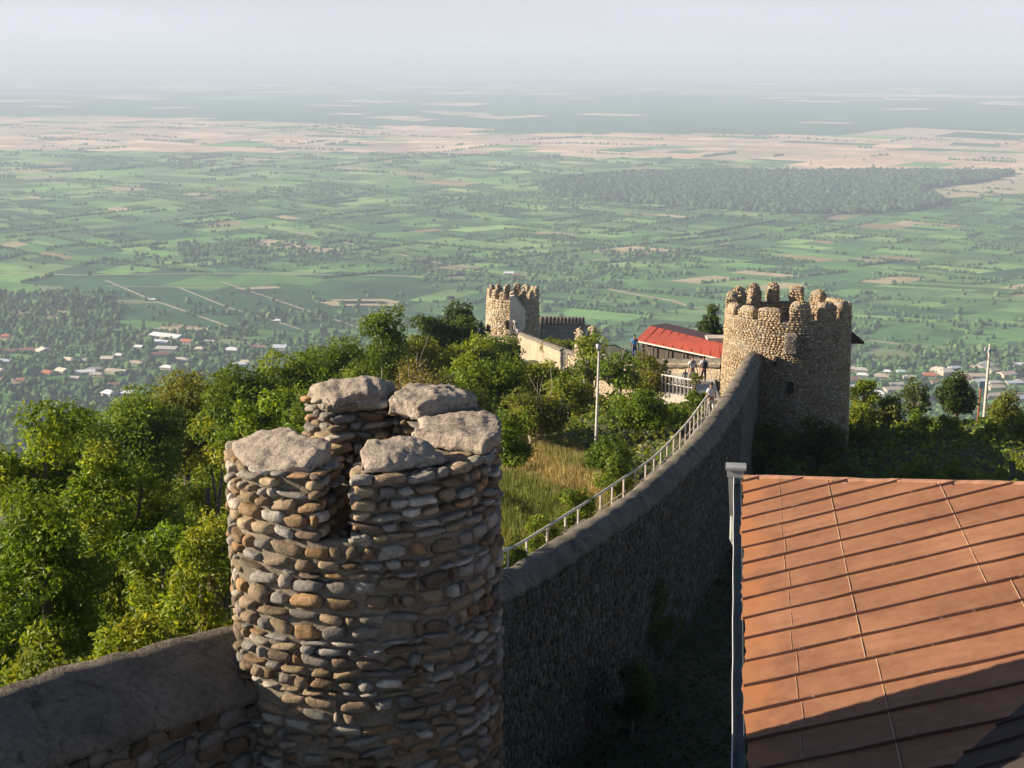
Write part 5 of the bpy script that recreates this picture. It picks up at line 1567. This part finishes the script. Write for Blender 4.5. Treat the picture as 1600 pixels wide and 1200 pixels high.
PAL = {
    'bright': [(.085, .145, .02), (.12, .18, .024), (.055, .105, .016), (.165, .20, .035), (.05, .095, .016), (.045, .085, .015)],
    'green':  [(.054, .105, .016), (.072, .125, .020), (.045, .085, .015), (.09, .14, .025)],
    'olive':  [(.080, .11, .028), (.10, .125, .04), (.065, .09, .024), (.12, .14, .05)],
    'yellow': [(.115, .155, .025), (.095, .14, .025), (.155, .18, .04), (.075, .12, .022), (.06, .10, .02)],
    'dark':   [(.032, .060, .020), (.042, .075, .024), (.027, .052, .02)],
    'pine':   [(.045, .070, .030), (.055, .08, .035), (.036, .058, .028)],
    'twig':   [(.12, .12, .06), (.14, .13, .08), (.09, .10, .04)],
}
NLEAF = [0]
def crown_mesh(mb, c, rx, rz, leaf, dens, rg, pal, m=26, clump=(.26, .42), conical=0.0, hollow=.35, flat=.5, elong=1.9):
    """Leaves on many overlapping clumps spread through an uneven ellipsoid."""
    cs = rg.normal(size=(m, 3)); cs /= np.linalg.norm(cs, axis=1)[:, None]
    rad = rg.uniform(hollow, 1.0, (m, 1)) ** .6
    cs = cs * rad * rg.uniform(.62, 1.02, (m, 1))
    cs[:, 2] = np.where(cs[:, 2] < -.2, cs[:, 2] * .7, cs[:, 2])
    if conical: cs[:, :2] *= (1 - conical * (cs[:, 2:3] * .5 + .5))
    cr = rg.uniform(*clump, m) * min(rx, rz * 1.1)
    cc = c + cs * np.array([rx - cr.mean() * .5, rx - cr.mean() * .5, rz - cr.mean() * .4])
    zt_ = np.max(cc[:, 2] + cr * .8); zlo = c[2] - rz
    cc[:, 2] = zlo + (cc[:, 2] - zlo) * (c[2] + rz - zlo) / max(.5, zt_ - zlo)
    ctint = rg.uniform(.75, 1.25, (m, 1)); cols_ = np.array(pal)
    cbase = cols_[rg.integers(0, len(cols_), m)]
    for j in range(m):
        area = 4 * math.pi * cr[j] ** 2
        n = int(area * dens / (leaf * leaf / elong * .5))
        d = rg.normal(size=(n, 3)); d /= np.linalg.norm(d, axis=1)[:, None]
        rr = cr[j] * (1 + .18 * np.sin(d[:, 0] * 6 + j) + .16 * np.sin(d[:, 2] * 7 + j * 2) + rg.normal(0, .12, n)) * rg.uniform(.45, 1.05, n) ** .45
        sh = d * np.array([1.0, 1.0, .78]) * rr[:, None]
        C = cc[j] + sh
        N = d * .55 + rg.normal(size=(n, 3)) * .55 + np.array([0, 0, flat]); N /= np.linalg.norm(N, axis=1)[:, None]
        own = cols_[rg.integers(0, len(cols_), n)]
        col_ = (cbase[j] * .5 + own * .5) * ctint[j] * rg.uniform(.7, 1.3, (n, 1))
        leaf_faces(mb, C, N, leaf, rg, col_, elong); NLEAF[0] += n
    return cc, cr

def trunk_mesh(base, cc, top, r0, rg, limbs=9, twigs=0):
    mb = MB()
    b = Vector(base); t = Vector(top)
    mid = b.lerp(t, .5) + Vector((rg.normal(0, .2), rg.normal(0, .2), 0))
    mb.tube([b - Vector((0, 0, .4)), b.lerp(mid, .5), mid, t], [r0 * 1.25, r0, r0 * .75, r0 * .25], 7)
    order = rg.permutation(len(cc))[:limbs]
    for j in order:
        e = Vector(cc[j]); s = b.lerp(t, float(rg.uniform(.15, .6)))
        q = s.lerp(e, .5) + Vector((rg.normal(0, .15), rg.normal(0, .15), rg.uniform(-.1, .3)))
        mb.tube([s, q, e], [r0 * .5, r0 * .32, r0 * .1], 5)
    for k in range(twigs):
        j = rg.integers(0, len(cc)); s = Vector(cc[j]) * 1.0; e = s + Vector(rg.normal(size=3)) * .8; e.z = s.z + abs(e.z - s.z)
        s2 = Vector((b.x, b.y, b.z + .3)).lerp(s, .55)
        mb.tube([s2, s.lerp(e, .3), e], [r0 * .22, r0 * .14, r0 * .05], 4)
    return mb

def plant(kind, px, py, D, wpx, label, pal, leafk=1.0, dens=.55, m=26, name=None, hfrac=.5, conical=0., bark='bark', twigs=0, clump=(.26, .42), group=None, zmin=None, flat=.5, elong=1.9, base_py=None):
    seed = int(px * 7 + py * 13 + D) % 100000
    rg = np.random.default_rng(seed)
    top = P(px, py, D); rx = wpx / 2 * D / FPX * 1.02
    zb = tz(top.x, D)
    if base_py: zb = P(px, base_py, D).z
    h = max(1.0, top.z - zb)
    rz = h * hfrac
    c = np.array([top.x, D, top.z - rz])
    leaf = max(.085, min(.30, D * .0029)) * leafk
    if D < 45 and kind in ('tree', 'bush') and pal != 'dark': m, clump = int(m * 1.5), (.17, .33)
    name = name or {'tree': 'broadleaf_tree', 'bush': 'bush', 'pine': 'pine_tree'}[kind]
    root = empty(name, (top.x, D, zb), label=label, cat='bush' if kind == 'bush' else 'tree', group=group)
    L = (top.x, D, zb)
    mb = MB(); cc, cr = crown_mesh(mb, c, rx, rz, leaf, dens, rg, PAL[pal], m, clump, conical, flat=flat, elong=elong)
    o = mb.build('crown', M['leaf'], None, False, loc=L); o.parent = root; o.location = (0, 0, 0)
    tm = trunk_mesh((top.x, D, zb), cc, (top.x, D, top.z - rz * .5), .05 + h * .022, rg, 9 if kind == 'tree' else 6, twigs)
    o = tm.build('trunk', M[bark], None, True, loc=L); o.parent = root; o.location = (0, 0, 0)
    return root

T = plant
# left, nearest the camera: (kind, px, top y, distance, width px, label, palette)
T('bush', 60, 985, 13.5, 230, "sunlit small-leaved bush against the shaded wall at the lower left corner", 'yellow', 1.0, .5, m=34)
T('bush', 205, 905, 15.5, 230, "sunlit small-leaved bush rising behind the sloping wall top, left of the turret's foot", 'yellow', 1.0, .5, m=34)
T('bush', 310, 790, 17.5, 190, "bright yellow-green bush touching the left side of the turret at mid height", 'yellow', 1.0, .5, m=34)
T('bush', -40, 880, 17, 240, "leafy bush cut by the left edge of the picture above the wall", 'green', 1.0, .5, m=30)
T('tree', 45, 618, 30, 250, "large broad-leaved tree at the left edge, its top leaves catching the sun", 'bright', 1.35, .5, m=44)
T('tree', 175, 690, 28, 230, "broad-leaved tree with golden leaf sprays, second from the left edge", 'bright', 1.35, .5, m=40)
T('tree', 60, 760, 23, 270, "shady deep green tree low at the left edge behind the small-leaved bushes", 'green', 1.2, .5, m=40)
T('tree', 250, 800, 21, 200, "deep green tree between the golden sprays and the turret", 'green', 1.2, .5, m=36)
T('tree', 320, 655, 30, 130, "slim tree with pale yellow leaves just left of the turret's rim", 'yellow', 1.3, .45, m=26)
T('tree', 398, 596, 38, 165, "rounded yellow-green tree just above the turret's left merlon", 'bright', 1.25, .5, m=40)
T('tree', 330, 680, 38, 150, "green tree below the rounded yellow-green tree", 'green', 1.2, .5, m=30)
T('tree', 460, 655, 36, 140, "green bushy tree hidden partly by the turret's merlons", 'green', 1.2, .5, m=30)
# the dark hanger and the tree line of the left slope
T('tree', 190, 612, 62, 210, "dark fine-leaved tree in the hollow behind the left broad-leaved trees", 'green', 1, .5, m=40)
T('tree', 285, 572, 78, 180, "tall olive-green tree on the left skyline of the ridge, below the pale village roof", 'olive', 1, .5, m=40)
T('tree', 225, 597, 85, 140, "lower green tree at the far left end of the ridge's skyline", 'green', 1, .5, m=34)
T('tree', 120, 628, 70, 150, "dark green tree peeping over the large tree at the left edge", 'green', 1, .5, m=34)
T('tree', 370, 568, 74, 170, "dome-shaped green tree on the skyline above the rounded yellow-green tree", 'green', 1, .5, m=40)
T('tree', 450, 545, 84, 150, "feathery green acacia left of the tall skyline tree", 'bright', .9, .45, m=40)
T('tree', 520, 528, 90, 150, "broad feathery acacia directly below the vineyard tracks", 'green', .9, .45, m=44)
T('tree', 597, 477, 98, 105, "tallest feathery tree on the ridge, left of the dark rounded tree", 'green', .9, .42, m=44, hfrac=.46)
T('tree', 640, 515, 104, 90, "pale olive tree squeezed between the tallest tree and the dark rounded tree", 'olive', .9, .5, m=30)
T('tree', 708, 471, 130, 120, "dark rounded evergreen tree left of the distant round tower", 'dark', 1.0, .75, m=48, clump=(.22, .34))
T('tree', 668, 490, 128, 70, "smaller dark evergreen at the left shoulder of the dark rounded tree", 'dark', 1.0, .7, m=30)
T('tree', 500, 600, 66, 150, "shadowed green tree above the hump-capped merlon", 'green', 1, .5, m=36)
T('tree', 560, 560, 80, 140, "green acacia in front of the tallest feathery tree", 'bright', .9, .45, m=36)
T('bush', 640, 560, 64, 150, "grey twiggy half-bare shrub behind the turret's back merlons", 'twig', .8, .16, m=30, bark='pale_bark', twigs=60)
T('tree', 735, 520, 105, 120, "leafy light green tree below the dark rounded tree", 'yellow', .9, .5, m=36)
T('tree', 780, 523, 118, 100, "dense green tree at the foot of the distant round tower", 'green', .9, .55, m=36)
T('tree', 765, 553, 80, 150, "yellow-green tree behind the turret's long slab, below the distant tower", 'bright', .9, .5, m=44)
T('tree', 838, 560, 84, 120, "wide yellow-green tree below the far stair balustrade", 'yellow', .9, .45, m=40)
T('tree', 710, 600, 64, 120, "brownish green bush-like tree right above the turret's square slab", 'olive', .9, .4, m=34, twigs=20)
T('tree', 835, 600, 62, 130, "slender-stemmed olive-green thicket tree at the back of the grass clearing", 'olive', .9, .4, m=40, bark='pale_bark', twigs=24, hfrac=.45)
T('tree', 890, 580, 74, 100, "green tree left of the tall thin pole", 'yellow', .9, .42, m=34, bark='pale_bark')
T('bush', 800, 640, 56, 90, "bright green bush at the edge of the grass beside the turret's slab", 'green', .9, .5, m=26)
T('bush', 872, 528, 150, 76, "low green bush before the dark crenellated wall, left of the crumbling turret", 'olive', .9, .5, m=20, base_py=575)
T('bush', 855, 566, 112, 90, "green bush under the balustrade of the far stair", 'yellow', .9, .5, m=24)
T('bush', 902, 578, 104, 80, "green bush below the crumbling turret", 'green', .9, .5, m=24)
T('tree', 925, 515, 92, 70, "sparse bright-leaved tree in front of the crumbling turret", 'bright', 1.0, .3, m=26, bark='pale_bark', hfrac=.42, twigs=14)
T('tree', 968, 545, 80, 95, "open-branched tree with a forked pale trunk right of the tall thin pole", 'green', 1.1, .28, m=26, bark='pale_bark', hfrac=.42, twigs=20)
T('tree', 1015, 545, 86, 85, "thin greyish tree before the left end of the red roof", 'olive', .8, .3, m=34, bark='pale_bark', twigs=26, hfrac=.5)
T('tree', 998, 605, 62, 120, "dense green shrubby tree above the middle of the railing", 'green', .9, .55, m=36)
T('bush', 1045, 630, 64, 105, "sunlit green shrub near the lower end of the railing", 'green', .9, .55, m=34)
T('bush', 1085, 608, 72, 60, "small dark green shrub under the terrace balustrade", 'green', .9, .55, m=24)
T('bush', 950, 680, 53, 95, "rounded green shrub at the right side of the grass clearing", 'green', .9, .55, m=32)
T('bush', 965, 705, 48.5, 70, "low leafy shrub against the railing's middle posts", 'bright', .9, .5, m=26)
T('bush', 900, 762, 44.5, 80, "low bright shrub beside the railing, right of the grass", 'bright', .9, .5, m=26)
T('bush', 845, 800, 41.5, 75, "low bright shrub beside the railing's nearest posts", 'bright', .9, .5, m=26)
T('bush', 800, 838, 38.5, 60, "low shrub at the near end of the railing by the turret", 'green', .9, .5, m=22)
T('bush', 845, 738, 54, 62, "dark small bush in the middle of the grass clearing", 'dark', .9, .5, m=20, hfrac=.5, base_py=775)
T('bush', 1090, 640, 66.5, 40, "tuft of shrub where the railing ends", 'green', .9, .5, m=18)
T('tree', 1112, 474, 121, 56, "dark conifer rising just left of the big round tower, behind the red roof", 'dark', .9, .7, m=34, conical=.45, name='conifer', base_py=560)
T('bush', 1030, 905, 45, 90, "dark shrub at the foot of the long wall's shaded side", 'dark', 1, .5, m=20)  # dark palette on the yard shrubs paints in the yard's shade
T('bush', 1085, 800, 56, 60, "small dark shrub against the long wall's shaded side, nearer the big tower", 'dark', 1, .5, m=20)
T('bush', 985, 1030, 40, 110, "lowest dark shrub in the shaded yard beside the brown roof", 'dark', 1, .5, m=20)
T('bush', 1085, 580, 83.5, 26, "little leafy climber hanging on the terrace wall by the people", 'olive', .7, .4, m=12, base_py=608)
# right, beyond the brown roof
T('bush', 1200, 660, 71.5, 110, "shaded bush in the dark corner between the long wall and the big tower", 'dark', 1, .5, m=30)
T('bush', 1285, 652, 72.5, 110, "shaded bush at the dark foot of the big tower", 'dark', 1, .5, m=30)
T('bush', 1350, 655, 79, 90, "shaded green bush right of the big tower's foot", 'green', 1, .5, m=30)
T('bush', 1410, 662, 80, 110, "shaded green bush above the middle of the brown roof's top edge", 'green', 1, .5, m=30)
T('bush', 1480, 672, 79, 110, "shaded green bush below the dense dark pine", 'green', 1, .5, m=30)
T('bush', 1545, 688, 77, 110, "shaded green bush above the right part of the brown roof's top edge", 'green', 1, .5, m=30)
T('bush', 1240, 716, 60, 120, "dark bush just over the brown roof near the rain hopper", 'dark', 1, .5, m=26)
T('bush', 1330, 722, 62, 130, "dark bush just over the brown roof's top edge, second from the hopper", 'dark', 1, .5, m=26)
T('bush', 1430, 716, 66, 130, "dark bush just over the brown roof's top edge, third from the hopper", 'green', 1, .5, m=26)
T('bush', 1520, 720, 68, 130, "dark bush just over the brown roof's top edge, fourth from the hopper", 'green', 1, .5, m=26)
T('bush', 1598, 708, 42, 60, "sunlit leafy sprig at the right edge over the brown roof", 'yellow', 1.1, .5, m=20)
T('bush', 1352, 590, 92, 56, "bright yellow-green shrub touching the big tower's right side", 'bright', .9, .5, m=26)
T('bush', 1350, 628, 84, 70, "sunlit low shrub under the bright shrub by the big tower", 'yellow', .9, .5, m=26)
T('pine', 1433, 588, 97, 50, "loose grey-green pine, left of the two pines on the right slope", 'pine', .8, .42, m=30, bark='pale_bark', twigs=12)
T('bush', 1395, 615, 92, 60, "olive shrub between the bright shrub and the loose pine", 'olive', .9, .5, m=26)
T('pine', 1498, 582, 99, 76, "dense rounded dark pine left of the utility pole", 'dark', .9, .7, m=40, clump=(.24, .36))
T('bush', 1440, 640, 84, 80, "sunlit green shrub under the loose grey-green pine", 'green', .9, .5, m=28)
T('bush', 1486, 648, 82, 60, "bright green shrub below the dense dark pine", 'bright', .9, .5, m=24)
T('tree', 1574, 610, 88, 60, "half-brown bushy tree right of the utility pole", 'olive', .9, .5, m=30)
T('bush', 1560, 655, 82, 80, "sunlit shrub at the foot of the utility pole", 'bright', .9, .5, m=28)
T('bush', 1602, 640, 78, 70, "green shrub cut by the right edge beside the half-brown tree", 'green', .9, .5, m=26)

# ------------------------------------------------------------------ undergrowth, shade painted into the yard's leaves and the long grass
def build_ground_cover():
    rg = np.random.default_rng(8)
    mb = MB()
    n = 150000
    y = rg.uniform(9, 150, n) ** 1.0; x = rg.uniform(-.48, .44, n) * y + rg.normal(0, 2, n)
    s = x - np.interp(y, WD + [90, 120], [w[1] for w in WALL] + [14.5, 14.5])
    rp = np.interp(y, RS[:, 1], RS[:, 0])
    lk = (s < -2.0) | (s > .6)
    path = (y > 35) & (y < 66) & (x > rp - .5) & (s < 0)
    lk &= ~path
    lk &= ~((y > 74.5) & (y < 93) & (x > 7) & (x < 19))
    gx = P(850, 740, 52)
    clearing = (((x - gx.x) / 2.6) ** 2 + ((y - 52) / 10.5) ** 2 < 1)
    lk &= ~clearing | (rg.random(n) < .12)
    lk &= ~((x > 3.4) & (y < 25) & (y > 6))
    x, y = x[lk], y[lk]
    z = np.array([tz(a, b) for a, b in zip(x, y)])
    hh = .25 + .55 * np.clip(np.sin(x * .9 + 2) + np.sin(y * .7 + x * .4), 0, 2) * .6
    z = z + rg.uniform(0, 1, len(x)) * hh
    N = rg.normal(size=(len(x), 3)) * .5 + np.array([0, 0, .8]); N /= np.linalg.norm(N, axis=1)[:, None]
    size = np.clip(y * .0042, .12, .42)
    pal = np.array(PAL['green'] + PAL['olive'] + PAL['dark'])
    c = pal[rg.integers(0, len(pal), len(x))] * rg.uniform(.7, 1.3, (len(x), 1))
    yard_shade = (x - np.interp(y, WD, [w[1] for w in WALL]) > 0) & (y < 60)          # yard leaves by the brown roof darkened to paint in its shade
    c[yard_shade] = np.array(PAL['dark'])[rg.integers(0, 3, yard_shade.sum())] * .55
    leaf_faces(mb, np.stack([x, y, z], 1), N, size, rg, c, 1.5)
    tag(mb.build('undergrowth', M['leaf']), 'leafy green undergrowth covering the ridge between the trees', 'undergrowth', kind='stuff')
    # grass of the clearing
    mb = MB(); n = 52000
    a = rg.uniform(0, 6.28, n); r = np.sqrt(rg.random(n)) * 1.12
    x = gx.x + np.cos(a) * r * 2.8; y = 52 + np.sin(a) * r * 11
    s = x - np.interp(y, WD, [w[1] for w in WALL]); rp = np.interp(y, RS[:, 1], RS[:, 0])
    k = (x < rp - .3); x, y = x[k], y[k]; n = len(x)
    z = np.array([tz(p, q) for p, q in zip(x, y)])
    dry = np.clip(.5 + .8 * np.sin(x * 1.1 + y * .35) + (y - 53) * .10 + rg.normal(0, .3, n), 0, 1)[:, None]
    c = (np.array([.36, .31, .15]) * dry + np.array([.15, .19, .05]) * (1 - dry)) * rg.uniform(.7, 1.25, (n, 1))
    h = rg.uniform(.22, .6, n) * (1 + .5 * np.sin(x * 2.2 + y)); an = rg.uniform(0, 6.28, n); w = .018 + h * .02
    lean = rg.normal(0, .16, (n, 2))
    p0 = np.stack([x - np.cos(an) * w, y - np.sin(an) * w, z - .05], 1); p1 = np.stack([x + np.cos(an) * w, y + np.sin(an) * w, z - .05], 1)
    p2 = np.stack([x + lean[:, 0], y + lean[:, 1], z + h], 1)
    V = np.stack([p0, p1, p2], 1).reshape(-1, 3); F = np.arange(3 * n).reshape(-1, 3)
    mb.add(V, F, np.repeat(c, 3, axis=0))
    tag(mb.build('long_grass', M['grass']), 'dry straw-coloured and green grass in the sunlit clearing', 'grass', kind='stuff')
build_ground_cover()
print('leaves', NLEAF[0])
